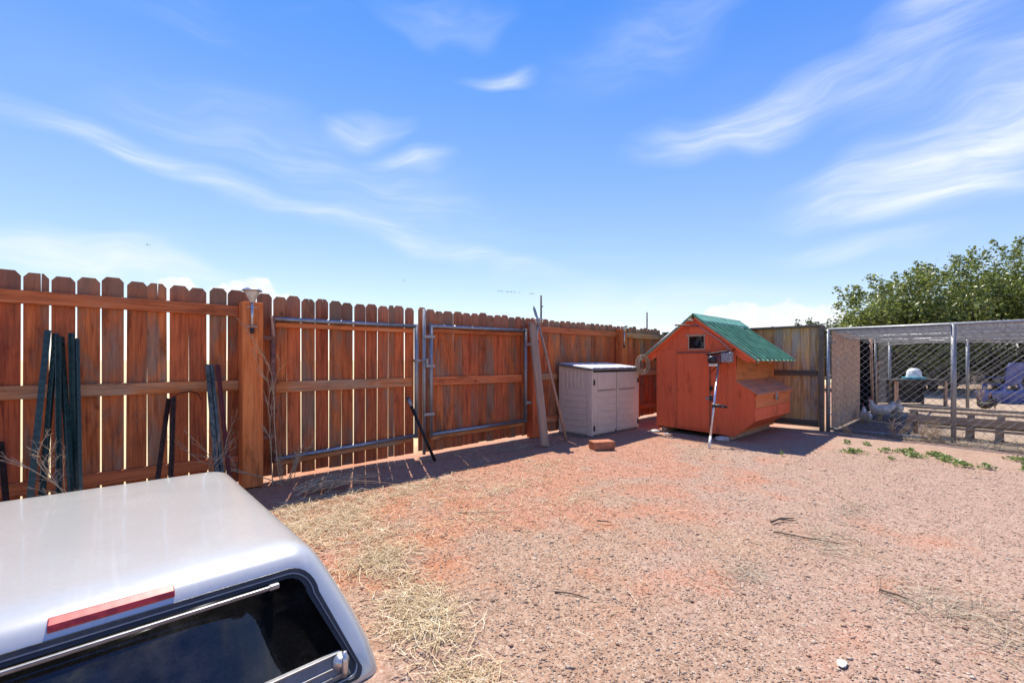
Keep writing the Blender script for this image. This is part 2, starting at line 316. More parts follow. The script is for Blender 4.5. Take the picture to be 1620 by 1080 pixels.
def pebblemat():
    m, t, b = newmat('crushed_granite'); g = t.new('ShaderNodeNewGeometry'); tc = t.new('ShaderNodeTexCoord'); P = tc.outputs['Object']
    sp = t.new('ShaderNodeSeparateXYZ'); t.put(sp.inputs[0], P); n1, n2, red = soil_mask(t, P, sp.outputs[0], sp.outputs[1])
    c = t.ramp(g.outputs['Random Per Island'], PEB); c = t.mix(t.math('MULTIPLY', red, .6), c, (.40, .165, .072))
    c = t.mix(t.math('MULTIPLY', t.smooth(n2, .45, .7), .35), c, (.40, .285, .20))
    t.put(b.inputs['Base Color'], c); b.inputs['Roughness'].default_value = .9; b.inputs['Specular IOR Level'].default_value = .15; return m
M['pebble'] = pebblemat()

# ------------------------------------------------------------------ geometry helpers
def tag(o, label=None, cat=None, group=None, kind=None):
    for k, v in (('label', label), ('category', cat), ('group', group), ('kind', kind)):
        if v: o[k] = v
    return o
def empty(name, loc, rz=0):
    o = bpy.data.objects.new(name, None); col.objects.link(o); o.location = loc; o.rotation_euler = (0, 0, rz); o.empty_display_size = .1
    return o
def frame_for(d):
    d = d.normalized(); a = Vector((0, 0, 1)) if abs(d.z) < .9 else Vector((1, 0, 0))
    x = d.cross(a).normalized(); return x, x.cross(d).normalized()
class MB:
    def __init__(s): s.v = []; s.f = []
    def quadbox(s, pts):                       # eight corners: four lower, four upper
        n = len(s.v); s.v += [tuple(p) for p in pts]
        s.f += [tuple(n+i for i in q) for q in ((3,2,1,0),(4,5,6,7),(0,1,5,4),(1,2,6,5),(2,3,7,6),(3,0,4,7))]; return s
    def box(s, x0, x1, y0, y1, z0, z1):
        return s.quadbox([(x0,y0,z0),(x1,y0,z0),(x1,y1,z0),(x0,y1,z0),(x0,y0,z1),(x1,y0,z1),(x1,y1,z1),(x0,y1,z1)])
    def beam(s, a, b, wd, th, up=None):        # rectangular bar between two points
        a, b = Vector(a), Vector(b); d = (b-a).normalized()
        x = d.cross(up if up is not None else Vector((0,0,1))).normalized() if up is not None or abs(d.z) < .98 else Vector((1,0,0))
        y = x.cross(d).normalized(); x = x*wd/2; y = y*th/2
        return s.quadbox([a-x-y, a+x-y, a+x+y, a-x+y, b-x-y, b+x-y, b+x+y, b-x+y])
    def tube(s, pts, r, n=8, r2=None, cap=True):
        pts = [Vector(p) for p in pts]; k0 = len(s.v); L = len(pts); xx = None
        for i, p in enumerate(pts):
            d = (pts[min(i+1, L-1)]-pts[max(i-1, 0)])
            if xx is None: xx, yy = frame_for(d)
            else:
                dn = d.normalized(); xx = (xx-dn*xx.dot(dn)).normalized(); yy = xx.cross(dn)
            rr = r[i] if isinstance(r, (list, tuple)) else (r+(r2-r)*i/(L-1) if r2 is not None else r)
            for j in range(n):
                a = 2*math.pi*j/n; q = p+xx*(rr*math.cos(a))+yy*(rr*math.sin(a)); s.v.append(tuple(q))
        for i in range(L-1):
            for j in range(n):
                a = k0+i*n+j; b = k0+i*n+(j+1) % n; s.f.append((a, b, b+n, a+n))
        if cap: s.f.append(tuple(k0+j for j in range(n-1, -1, -1))); s.f.append(tuple(k0+(L-1)*n+j for j in range(n)))
        return s
    def prism(s, outline, fn, lo, hi):         # outline of 2-D points, fn(p, q, depth) -> 3-D
        n = len(s.v); k = len(outline)
        s.v += [tuple(fn(p, q, lo)) for p, q in outline]+[tuple(fn(p, q, hi)) for p, q in outline]
        s.f.append(tuple(n+i for i in range(k-1, -1, -1))); s.f.append(tuple(n+k+i for i in range(k)))
        for i in range(k):
            j = (i+1) % k; s.f.append((n+i, n+j, n+k+j, n+k+i))
        return s
    def lathe(s, prof, c=(0,0,0), n=16):
        k0 = len(s.v)
        for r, z in prof:
            for j in range(n):
                a = 2*math.pi*j/n; s.v.append((c[0]+r*math.cos(a), c[1]+r*math.sin(a), c[2]+z))
        for i in range(len(prof)-1):
            for j in range(n):
                a = k0+i*n+j; b = k0+i*n+(j+1) % n; s.f.append((a, b, b+n, a+n))
        return s
    def mesh(s, name, smooth=False):
        me = bpy.data.meshes.new(name); me.from_pydata(s.v, [], s.f); 
        bm = bmesh.new(); bm.from_mesh(me); bmesh.ops.recalc_face_normals(bm, faces=bm.faces); bm.to_mesh(me); bm.free()
        if smooth: me.polygons.foreach_set('use_smooth', [True]*len(me.polygons))
        return me
    def build(s, name, mat, parent=None, loc=(0,0,0), smooth=False, bevel=0, seg=2):
        me = s.mesh(name, smooth); return link(name, me, mat, parent, loc, bevel, seg)
def link(name, me, mat, parent=None, loc=(0,0,0), bevel=0, seg=2):
    o = bpy.data.objects.new(name, me); col.objects.link(o); o.location = loc
    if mat is not None and not me.materials: me.materials.append(M[mat] if isinstance(mat, str) else mat)
    if parent is not None: o.parent = parent
    if bevel:
        b = o.modifiers.new('bevel', 'BEVEL'); b.width = bevel; b.segments = seg; b.limit_method = 'ANGLE'; b.angle_limit = R(40); b.harden_normals = False
    return o
def copy_tree(o, parent=None):
    c = o.copy(); col.objects.link(c); c.parent = parent
    for ch in list(o.children): copy_tree(ch, c)
    return c

# ------------------------------------------------------------------ ground
def axis_pts(lo, hi, dlo, dhi, step):
    a = list(np.arange(dlo, dhi+1e-6, step)); s = step; p = dhi
    while p < hi: s *= 1.25; p += s; a.append(p)
    s = step; p = dlo
    while p > lo: s *= 1.25; p -= s; a.insert(0, p)
    return np.array(a)
gx = axis_pts(-3000, 3000, -2, 10, .08); gy = axis_pts(-3000, 3000, -7, 1, .08)
X, Y = np.meshgrid(gx, gy)
def hf(X, Y):
    z = np.zeros_like(X, dtype=float)
    r2 = np.random.default_rng(3)
    for k in range(14):
        f = 1.2*1.33**k; a = r2.uniform(0, 6.28); p = r2.uniform(0, 6.28)
        z += .006/(1.22**k)*np.sin(f*(X*np.cos(a)+Y*np.sin(a))+p)
    return z*np.exp(-np.maximum(0, np.hypot(X-4, Y+3)-9)/4)-.006
Z = hf(X, Y)
nx, ny = len(gx), len(gy)
idx = np.arange(nx*ny).reshape(ny, nx)
quads = np.stack([idx[:-1, :-1], idx[:-1, 1:], idx[1:, 1:], idx[1:, :-1]], -1).reshape(-1, 4)
def np_mesh(name, verts, faces):
    me = bpy.data.meshes.new(name); k = faces.shape[1]
    me.vertices.add(len(verts)); me.vertices.foreach_set('co', np.asarray(verts, dtype=np.float32).ravel())
    me.loops.add(faces.size); me.loops.foreach_set('vertex_index', faces.astype(np.int32).ravel())
    me.polygons.add(len(faces)); me.polygons.foreach_set('loop_start', np.arange(0, faces.size, k, dtype=np.int32))
    me.update(calc_edges=True); me.validate(); return me
me = np_mesh('ground', np.stack([X, Y, Z], -1).reshape(-1, 3), quads); me.polygons.foreach_set('use_smooth', [True]*len(me.polygons))
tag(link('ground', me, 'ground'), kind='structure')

# ------------------------------------------------------------------ fence
PW, PT = .134, .016
def picket_mesh(wd=PW, top=1.87, bot=.04, slit=None, ear=.028):
    h = wd/2
    o = [(-h, bot), (h, bot), (h, top-ear*1.25), (h-ear, top)]
    if slit: x, d, g = slit; o += [(x+g, top), (x+g*.3, top-d), (x-g*.6, top)]
    o += [(-h+ear, top), (-h, top-ear*1.25)]
    m = MB().prism(o, lambda p, q, d: (p, d, q), -PT/2, PT/2).mesh('picket'); m.materials.append(M['picket']); return m
pm = [picket_mesh(top=1.868), picket_mesh(top=1.876, wd=.136), picket_mesh(top=1.862, wd=.132)]
pm_slit = [picket_mesh(slit=(.024, .23, .004)), picket_mesh(slit=(.006, .13, .005))]
YP = .043
def put_picket(root, u, me, dz=0, y=YP, wd=None):
    o = bpy.data.objects.new('picket', me); col.objects.link(o); o.parent = root
    o.location = (u-root.location.x, y-root.location.y+rnd.uniform(-.0025, .0025), dz+rnd.uniform(-.011, .011))
    o.rotation_euler = (rnd.uniform(-.002, .002), rnd.uniform(-.005, .005), rnd.uniform(-.04, .04))
    if wd: o.scale = (wd/PW, 1, 1)
    return o
def rails(root, u0, u1, zs, y0=-.005, y1=.034, th=.05, mat='rail', name='rail'):
    for z in zs:
        m = MB(); n = max(2, int((u1-u0)/.5)); L = u1-u0
        for i in range(n): pass
        zz = z if isinstance(z, tuple) else (z, z)
        m.quadbox([(u0, y0, zz[0]-th), (u1, y0, zz[1]-th), (u1, y1, zz[1]-th), (u0, y1, zz[0]-th), (u0, y0, zz[0]+th), (u1, y0, zz[1]+th), (u1, y1, zz[1]+th), (u0, y1, zz[0]+th)])
        m.v = [(v[0]-root.location.x, v[1]-root.location.y, v[2]) for v in m.v]
        m.build(name, mat, root, bevel=.004, seg=1)
fa = empty('wooden_fence', (-.4, 0, 0)); tag(fa, 'red stained dog-ear picket fence section behind the silver truck cap', 'fence')
gaps = [-.424+.1455*k for k in range(-10, 10)]
for k, g0 in enumerate(gaps):
    kk = k-10; me = pm[k % 3]
    if kk == 0: me = pm_slit[0]
    if kk == 5: me = pm_slit[1]
    put_picket(fa, g0+.0727, me)
put_picket(fa, .943, pm[0], wd=.092); put_picket(fa, 1.064, pm[1]); put_picket(fa, 1.208, pm[2], .0)
rails(fa, -1.9, .979, [1.672, .962, .245]); 
fb = empty('wooden_fence', (6.5, 0, 0)); tag(fb, 'weathered red picket fence section behind the taupe storage shed and coop', 'fence')
u = 4.86
k = 0
while u < 9.02: put_picket(fb, u+.07, pm[k % 3], rnd.uniform(-.012, .012)); u += .1405; k += 1
rails(fb, 5.083, 7.33, [1.70, .94, .24]); rails(fb, 7.502, 9.04, [1.70, .94, .24])
MB().box(7.331-6.5, 7.50-6.5, -.12, .03, 0, 1.80).build('post', 'post', fb, bevel=.006)
# heavy gate posts
p = MB().box(-.0875, .0875, -.1455, .031, 0, 1.752).build('gate_post', 'post', None, (1.0675, 0, 0), bevel=.007); tag(p, 'thick square red timber gate post carrying the larger solar light', 'post')
p = MB().box(-.09, .09, -.11, .031, 0, 1.77).build('gate_post', 'post', None, (4.99, 0, 0), bevel=.007); tag(p, 'red timber gate post behind the leaning grey board and pole tool', 'post')
# gates
def gate(u0, u1, name, label, left, right, zt, zb, pk):
    g = empty(name, (u0, 0, 0)); tag(g, label, 'gate')
    for x, wd, me, dz in pk: put_picket(g, x, me, dz, wd=wd)
    L = u1-u0
    for (z0, z1), nm in ((zt, 'top'), (zb, 'bottom')):
        MB().tube([(0, -.045, z0), (L, -.045, z1)], .024, 10).build('frame_tube', 'galvblue', g, smooth=True)
        rails(g, u0+.02, u1-.02, [(z0-.052, z1-.052)], -.018, .034, .026, 'rail', 'backing_strip')
        MB().box(.03, L-.03, -.021, .033, 0, .004).build('angle_iron', 'galvblue', g, (0, 0, 0)).location = (0, 0, (z0+z1)/2-.006 if abs(z0-z1) < .02 else z0)
    rails(g, u0+.03, u1-.03, [.93], -.005, .034, .055)
    for x, mt in ((0, left), (L, right)):
        zz0 = zb[0] if x == 0 else zb[1]; zz1 = zt[0] if x == 0 else zt[1]
        MB().tube([(x, -.045, zz0-.03), (x, -.045, zz1+.03)], .025, 10).build('frame_upright', mt, g, smooth=True)
    return g
pk = []
gg = [1.28, 1.418, 1.557, 1.702, 1.845, 1.984, 2.121, 2.264, 2.407, 2.547, 2.627, 2.77, 2.90]
for i in range(len(gg)-1):
    me = pm_slit[1] if i in (2, 3) else pm[i % 3]
    pk.append(((gg[i]+gg[i+1])/2, gg[i+1]-gg[i]-.012, me, -.012))
g1 = gate(1.262, 2.885, 'yard_gate', 'picket gate leaf beside the thick post with rusty hinge tube', 'rustpipe', 'galv', (1.612, 1.622), (.215, .268), pk)
for z in (1.42, .45): MB().box(-.10, .02, -.075, -.047, z-.02, z+.02).build('hinge', 'rustpipe', g1, bevel=.003)
m = MB().tube([(1.57, -.075, 1.20), (1.75, -.075, 1.20)], .011, 8); m.box(1.59, 1.65, -.085, -.03, 1.18, 1.215); lt = m.build('latch', 'galv', g1); MB().box(1.735, 1.765, -.10, -.045, 1.11, 1.225).build('latch_catch', 'galv', lt, bevel=.003)
pk = []
gg = [2.965, 3.08, 3.215, 3.343, 3.506, 3.655, 3.808, 3.943, 4.095, 4.239, 4.38, 4.516, 4.66, 4.80, 4.87]
for i in range(len(gg)-1): pk.append(((gg[i]+gg[i+1])/2, gg[i+1]-gg[i]-.005, pm[i % 3], .01 if i == 0 else -.006))
g2 = gate(3.10, 4.80, 'yard_gate', 'picket gate leaf with galvanised drop pipe, held by the leaning board', 'galv', 'galv', (1.637, 1.656), (.254, .277), pk)
MB().tube([(-.106, -.05, .02), (-.106, -.05, 1.845)], .021, 10).build('drop_pipe', 'galv', g2, smooth=True)
for z in (1.50, 1.13, .52):
    MB().box(-.125, .035, -.082, -.072, z-.018, z+.018).build('pipe_bracket', 'galv', g2, bevel=.002)
for z in (1.45, .55): MB().box(1.68, 1.80, -.075, -.045, z-.022, z+.022).build('hinge', 'galv', g2, bevel=.003)
# return fence by the coop, boards run across to the chicken run
fc = empty('board_fence', (9.06, -1.5, 0)); tag(fc, 'weathered tan and grey board fence between coop and chicken run', 'fence')
y = -2.93; k = 0
while y < -.02:
    bw = rnd.uniform(.135, .145); m = MB().box(-.009, .009, -bw/2, bw/2, .05, 1.775).build('board', 'panel', fc, (rnd.uniform(-.003, .003), y+bw/2+1.5, 0), bevel=.002, seg=1); y += bw+.002
MB().box(-.075, .03, -1.45, 1.45, 1.776, 1.812).build('cap_rail', 'panelrail', fc, bevel=.004)
for z in (.98, .12): MB().box(-.05, -.0095, -1.40, 1.42, z-.045, z+.045).build('rail', 'panelrail', fc, bevel=.004)
MB().box(-.09, -.004, -1.50, -1.4405, 0, 1.80).build('post', 'panelrail', fc, bevel=.005)
# ------------------------------------------------------------------ solar lights on the posts
def solar(u, y, z0, z1, s, label):
    g = empty('solar_light', (u, y, z0)); tag(g, label, 'solar light', 'solar lights on the gate posts')
    H_ = z1-z0
    MB().tube([(0, 0, .02), (0, 0, H_-.13*s)], .0125*s, 10).build('stem', 'silverplastic', g, smooth=True)
    MB().tube([(0, 0, -.015), (0, 0, .03)], .017*s, 10).build('stem_tip', 'black', g, smooth=True)
    for z in (.05, H_-.18*s): MB().tube([(-.042*s, .012, z), (.042*s, .012, z)], .006, 6).build('clamp', 'silverplastic', g)
    MB().lathe([(.014*s, H_-.135*s), (.03*s, H_-.11*s), (.055*s, H_-.06*s), (.064*s, H_-.028*s)], n=18).build('lens', 'lampglass', g, smooth=True)
    MB().lathe([(.066*s, H_-.036*s), (.086*s, H_-.03*s), (.08*s, H_-.018*s), (.058*s, H_-.006*s), (.05*s, H_), (0, H_+.002)], n=18).build('cap', 'silverplastic', g, smooth=True)
    return g
solar(1.053, -.175, 1.47, 1.88, 1.0, 'round solar light clamped to the thick gate post')
solar(4.972, -.135, 1.48, 1.86, .9, 'solar light on the post beside the pole blade')
solar(7.37, -.145, 1.46, 1.87, .85, 'solar light on the fence post beyond the storage shed')

# ------------------------------------------------------------------ steel posts leaning on the fence
def tpost_mesh(L, studs=True):
    o = [(-.018, 0), (.018, 0), (.018, .005), (.004, .006), (.003, .032), (-.003, .032), (-.004, .006), (-.018, .005)]
    m = MB().prism(o, lambda p, q, d: (p, -q, d), 0, L)
    if studs:
        z = .12
        while z < L-.03: m.box(-.006, .006, .0005, .008, z, z+.02); z += .054
    return m.mesh('steel_post')
def place_axis(o, base, top, roll=0):
    b, tt = Vector(base), Vector(top); q = (tt-b).to_track_quat('Z', 'Y'); o.location = b
    o.rotation_mode = 'QUATERNION'; from mathutils import Quaternion
    o.rotation_quaternion = q @ Quaternion((0, 0, 1), roll)
def lean(base, top, mat, label, group, roll=0, cat='steel post', tip=False):
    L = (Vector(top)-Vector(base)).length
    o = link('steel_post', tpost_mesh(L), mat); place_axis(o, base, top, roll); tag(o, label, cat, group)
    return o
GL = 'dark green steel post inside the upright bundle, between its two outermost posts'
for i, (tp, bs) in enumerate([((-.28, -.072, 1.428), (-.365, -.381, 0)), ((-.244, -.072, 1.406), (-.313, -.361, 0)), ((-.223, -.095, 1.377), (-.208, -.33, 0)),
               ((-.204, -.05, 1.384), (-.126, -.40, 0)), ((-.162, -.075, 1.409), (-.134, -.301, 0)), ((-.128, -.065, 1.367), (-.10, -.33, 0))]):
    lean(bs, tp, 'grnpost', ('outermost green steel post of the bundle, on the lone rusty post side' if i == 0 else 'outermost green steel post of the bundle, on the wire loop side' if i == 5 else GL), 'green posts leaning on the fence', roll=[.3, -.5, 2.6, .7, -2.4, 3.1][i])
lean((-.449, -.301, 0), (-.512, -.06, .62), 'rustpost', 'short rusty post standing alone left of the green bundle', None, .4)
lean((.322, -.319, 0), (.446, -.04, .871), 'rustpost', 'short rusty steel post tilted against the fence under the wire loop', None, .9)
lean((.427, -.299, 0), (.475, -.06, .882), 'rustpost', 'short studded rusty steel post standing upright on the fence', None, 3.1)
lean((.754, -.42, 0), (.721, -.072, 1.166), 'grnold', 'faded green steel post on the side away from the red post', 'faded green posts', .4)
lean((.792, -.38, 0), (.749, -.05, 1.16), 'grnold', 'faded green steel post squeezed between another green and the red post', 'faded green posts', 2.9)
lean((.85, -.36, 0), (.80, -.06, 1.16), 'redpost', 'dull red steel post leaning beside the faded green posts', None, 2.7)
wl = MB().tube([(.47, -.05, .80), (.475, -.045, .885), (.53, -.03, .915), (.60, -.025, .925), (.655, -.03, .90), (.675, -.035, .85)], .0045, 6).build('wire_loop', 'blackiron'); tag(wl, 'dark bent wire loop hanging over the rusty posts', 'wire')
# black prop bar at the gate
g = empty('prop_bar', (2.929, -.40, 0)); tag(g, 'black iron bar with grey tip propped against the gate meeting', 'bar')
d = Vector((2.739-2.929, -.085+.40, .755)); MB().tube([(0, 0, 0), d*.86], .019, 8).build('shaft', 'blackiron', g, smooth=True); MB().tube([d*.855, d*.97], .024, 10).build('socket', 'galv', g, smooth=True); MB().tube([d*.965, d*1.0], .019, 8).build('tip', 'black', g)
# leaning board and pole tool
b0, b1 = Vector((4.511, -.72, 0)), Vector((4.853, -.135, 1.755))
o = MB().quadbox([(-.07, -.019, 0), (.07, -.019, 0), (.07, .019, 0), (-.07, .019, 0), (-.07, -.019, 1.88), (.07, -.019, 1.88), (.07, .019, 1.88), (-.07, .019, 1.88)]).build('plank', 'greywood', None, bevel=.004)
zax = (b1-b0).normalized(); yax = Vector((0, 1, 0)); xax = yax.cross(zax).normalized(); yax = zax.cross(xax)
o.matrix_world = Matrix.Translation(b0+Vector((0, 0, .012))) @ Matrix((xax, yax, zax)).transposed().to_4x4(); tag(o, 'bare grey-brown plank leaning against the gate post', 'plank')
g = empty('pole_saw', (5.087, -.62, 0)); tag(g, 'long wooden pole tool with curved steel blade rising over the fence', 'pole tool')
d = Vector((4.945-5.087, -.165+.62, 1.83)); m = MB(); m.tube([(0, 0, 0), d*.5, d], [.021, .02, .017], 10).build('handle', 'greywood', g, smooth=True)
e1 = d; e2 = Vector((4.905-5.087, -.11+.62, 2.05)); ax = (e2-e1).normalized(); sx_ = Vector((1, 0, 0))
ol = [(0, -.025), (.10, -.034), (.17, -.028), (.225, .002), (.17, .02), (.08, .02), (0, .012)]
MB().prism(ol, lambda p, q, dd: e1+ax*p+sx_*q*1.15+Vector((0, dd, 0)), -.003, .003).build('blade', 'galv', g); MB().tube([e1-d.normalized()*.09, e1+ax*.02], .023, 10).build('ferrule', 'galv', g, smooth=True)

# ------------------------------------------------------------------ storage shed
def shed():
    g = empty('storage_shed', (5.55, -.72, 0)); tag(g, 'taupe resin storage shed with double doors and pale slanted lid', 'shed')
    W, D = 1.345, .655; hf_, hb = 1.045, 1.115     # local: x along the fence, y from the doors to the fence
    MB().box(0, W, 0, D, 0, .035).build('base', 'sheddark', g, bevel=.006)
    def side(x0, x1, nm):
        m = MB(); m.prism([(.012, .036), (D, .036), (D, hb), (.012, hf_)], lambda p, q, d: (d, p, q), x0, x1); return m.build(nm, 'shed', g, bevel=.012)
    sl = side(.012, .045, 'side_wall'); sr = side(W-.045, W-.012, 'side_wall')
    for s_, x, sg in ((sl, .012, -1), (sr, W-.012, 1)):
        MB().box(min(x, x+sg*.011), max(x, x+sg*.011), .0, .075, .03, hf_).build('corner_trim', 'shed', s_, bevel=.005)
        MB().box(min(x, x+sg*.011), max(x, x+sg*.011), D-.10, D, .03, hb-.004).build('corner_trim', 'shed', s_, bevel=.005)
        for k in range(6):     # vertical planks above, horizontal laps below
            y0 = .085+k*.077; MB().quadbox([(x, y0, .76), (x, y0+.07, .76), (x+sg*.001, y0+.07, .76), (x+sg*.007, y0+.004, .76), (x, y0, hf_-.006), (x, y0+.07, hf_-.006), (x+sg*.001, y0+.07, hf_-.006), (x+sg*.007, y0+.004, hf_-.006)]).build('plank', 'shed', s_)
        for k in range(7):
            z0 = .06+k*.098; MB().quadbox([(x, .083, z0), (x, D-.106, z0), (x+sg*.009, D-.106, z0+.004), (x+sg*.009, .083, z0+.004), (x, .083, z0+.094), (x, D-.106, z0+.094), (x+sg*.001, D-.106, z0+.094), (x+sg*.001, .083, z0+.094)]).build('lap', 'shed', s_)
    MB().box(.046, W-.046, D-.03, D, .036, hb-.006).build('back_wall', 'shed', g)
    for i, (x0, x1) in enumerate(((.04, W/2-.008), (W/2+.012, W-.04))):
        dr = MB().box(x0, x1, -.022, .011, .045, hf_-.03).build('door', 'shed', g, bevel=.008)
        a, b = (x0+.10, x1-.05) if i == 0 else (x0+.05, x1-.10)
        MB().box(a, b, -.0285, -.0225, .745, hf_-.05).build('upper_panel', 'shed', dr, bevel=.004)
        MB().box(a, b, -.0285, -.0225, .72, .733).build('recess_line', 'sheddark', dr)
        for k in range(6):
            z0 = .075+k*.107; MB().quadbox([(a, -.0225, z0), (b, -.0225, z0), (b, -.022, z0), (a, -.022, z0), (a, -.0295, z0+.004), (b, -.0295, z0+.004), (b, -.022, z0+.1), (a, -.022, z0+.1)]).build('lap', 'shed', dr)
        hx = .045 if i == 0 else W-.045
        for z in (.85, .14): MB().box(hx-.012, hx+.012, -.040, -.0225, z-.035, z+.05).build('hinge', 'black', dr, bevel=.004)
        bx = x1-.02 if i == 0 else x0+.01
        if i == 0: MB().box(x1-.045, x1-.03, -.034, -.0225, .048, .085).build('bolt', 'black', dr, bevel=.002)
    for x in (.0, W-.036): MB().box(x, x+.036, -.02, .05, .036, hf_-.004).build('jamb', 'shed', g, bevel=.006)
    # lid: shallow ribbed panel over a dark skirt
    m = MB(); lid = m.quadbox([(-.02, -.045, hf_-.006), (W+.02, -.045, hf_-.006), (W+.02, D+.02, hb+.0), (-.02, D+.02, hb+.0), (-.02, -.045, hf_+.03), (W+.02, -.045, hf_+.03), (W+.02, D+.02, hb+.04), (-.02, D+.02, hb+.04)]).build('lid', 'sheddark', g, bevel=.01)
    for k in range(6):
        x0 = .0+k*.2255; n_ = MB(); sl_ = (hb-hf_+.01)/(D+.065)
        f = lambda x, y, dz: (x, y, hf_+.031+(y+.045)*sl_+dz)
        dp = .012 if k in (2, 3) else 0
        n_.quadbox([f(x0, -.04, 0), f(x0+.215, -.04, 0), f(x0+.215, D-.02, 0), f(x0, D-.02, 0), f(x0+.012, -.034, .012), f(x0+.203, -.034, .012), f(x0+.203, D-.03, .012), f(x0+.012, D-.03, .012)]).build('lid_panel', 'shedlid', lid, bevel=.004)
    return g
shed()
# red block in front of it
o = MB().box(-.155, .155, -.095, .095, 0, .105).build('paving_block', 'block', None, (5.02, -1.30, 0), bevel=.008); o.rotation_euler = (0, 0, R(-28)); tag(o, 'single red concrete block lying before the storage shed', 'block')

# ------------------------------------------------------------------ chicken coop
def coop():
    U0, U1 = 6.95, 8.72; g = empty('chicken_coop', (U0, -1.7, 0)); tag(g, 'red painted chicken coop with green metal gable roof and nest box', 'coop')
    L = U1-U0; yl, yr = .655, -.62; zb = .08; ze = 1.40     # local y: + towards the fence
    zr = 1.91; slope = .765
    def roofz(y): return zr-abs(y)*slope
    # front wall with a window opening, built of four pieces round the opening plus the gable wings
    def wallpoly(nm, ol, x0, x1, mat, bev=.004): return MB().prism(ol, lambda p, q, d: (d, p, q), x0, x1).build(nm, mat, g, bevel=bev)
    wy0, wy1, wz0, wz1 = -.16, .085, 1.385, 1.585
    NB = -.90
    f = [(yl, zb), (yl, wz0), (wy1, wz0), (wy1, wz1), (wy0, wz1), (wy0, wz0), (yr, wz0)]
    rz = lambda y: roofz(y)-.03
    ys_ = (zr-.03-wz0)/slope
    wallpoly('front_wall', [(yl, zb+.02), (yl, rz(yl)), (ys_, wz0), (-ys_, wz0), (yr-.01, wz0), (yr-.01, .885), (NB, .715), (NB, .32), (yr, zb-.02)], 0, .02, 'coopred')
    wallpoly('gable_board', [(wy1, wz0+.001), (wy1, rz(wy1)), (ys_, wz0+.001)], .0, .0195, 'coopred', 0)
    wallpoly('gable_board', [(wy0, wz0+.001), (wy0, rz(wy0)), (-ys_, wz0+.001)], .0, .0195, 'coopred', 0)
    wallpoly('gable_board', [(wy1-.001, wz1), (wy1-.001, rz(wy1)), (0, zr-.03), (wy0+.001, rz(wy0)), (wy0+.001, wz1)], .0, .0195, 'coopred', 0)
    wallpoly('gable_wing', [(yl+.001, rz(yl)-.002), (yl+.001, rz(yl)-.12), (.80, rz(.86)-.055), (.88, rz(.88))], .0, .0195, 'coopred', 0)
    wallpoly('gable_wing', [(yr-.011, rz(yr)-.002), (yr-.011, rz(yr)-.13), (-.80, rz(.86)-.055), (-.88, rz(.88))], .0, .0195, 'coopred', 0)
    for s_ in (-1, 1): MB().box(-.012, .004, s_*.70-.055, s_*.70+.055, 1.34, 1.375).build('trim_block', 'coopred', g, bevel=.003)
    wallpoly('rear_wall', [(yl, zb), (yr, zb), (yr, roofz(yr)-.035), (0, zr-.035), (yl, roofz(yl)-.035)], L-.02, L, 'coopred')
    MB().box(.021, L-.021, yl-.02, yl, zb, roofz(yl)-.035).build('side_wall', 'coopred', g, bevel=.003)
    MB().box(.021, L-.021, yr, yr+.02, zb, roofz(yr)-.035).build('side_wall', 'cooporange', g, bevel=.003)
    MB().box(.021, L-.021, yr+.02, yl-.02, zb, zb+.02).build('coop_floor', 'interior', g)
    # window: frame, dark inside, lamp and egg-white bulb
    wf = MB(); 
    for a in ((wy0-.03, wy1+.05, wz1-.002, wz1+.03), (wy0-.012, wy1+.012, wz0-.018, wz0+.004)): wf.box(-.012, .0, a[0], a[1], a[2], a[3])
    for a in ((wy0-.014, wy0+.003), (wy1-.003, wy1+.014)): wf.box(-.0115, -.0005, a[0], a[1], wz0+.0045, wz1-.0025)
    wo = wf.build('window', 'greywood', g)
    MB().box(.004, .008, wy0, wy1, wz0, wz1).build('pane', 'glass', wo)
    MB().lathe([(0, -.05), (.032, -.035), (.045, 0), (.035, .03), (.016, .055), (.012, .09)], (.10, .0, 1.475), 14).build('bulb', 'milky', wo, smooth=True)
    # door
    dr = MB().box(-.018, -.0005, -.245, .275, .125, 1.315).build('door', 'coopred', g, bevel=.005)
    MB().box(-.030, -.019, -.262, .285, 1.318, 1.335).build('drip_strip', 'rustpipe', dr, bevel=.002)
    for z in (.72, 1.25): MB().box(-.024, -.0185, .235, .285, z-.02, z+.02).build('hinge', 'coopred', dr, bevel=.002)
    MB().box(-.030, -.0185, -.26, -.19, .595, .625).build('latch', 'galv', dr, bevel=.002); MB().box(-.032, -.0185, -.30, -.255, .73, .80).build('hasp', 'blackiron', dr, bevel=.003)
    MB().box(-.021, -.001, -.258, -.248, .13, 1.315).build('door_gap_strip', 'rustpipe', dr)
    # nest box on the yard side
    nb = empty('nest_box', (0, 0, 0)); nb.parent = g
    MB().box(.021, L-.10, NB, NB+.018, .50, .715).build('front_board', 'cooporange', nb, bevel=.004)
    MB().box(.021, L-.10, NB+.003, NB+.02, .315, .496).build('front_board', 'coopred', nb, bevel=.004)
    MB().quadbox([(.021, NB+.021, .32), (L-.10, NB+.021, .32), (L-.10, yr-.001, .12), (.021, yr-.001, .12), (.021, NB+.021, .335), (L-.10, NB+.021, .335), (L-.10, yr-.001, .14), (.021, yr-.001, .14)]).build('floor_board', 'coopred', nb)
    MB().prism([(yr-.002, .12), (yr-.002, .88), (NB+.019, .71), (NB+.019, .33)], lambda p, q, d: (d, p, q), L-.118, L-.10).build('end_board', 'coopred', nb)
    MB().quadbox([(-.012, NB-.035, .70), (L-.07, NB-.035, .70), (L-.07, yr-.004, .885), (-.012, yr-.004, .885), (-.012, NB-.035, .716), (L-.07, NB-.035, .716), (L-.07, yr-.004, .901), (-.012, yr-.004, .901)]).build('lid', 'nestlid', nb, bevel=.003)
    MB().box(.0, L-.09, NB-.03, NB-.004, .665, .70).build('lid_lip', 'cooporange', nb, bevel=.003)
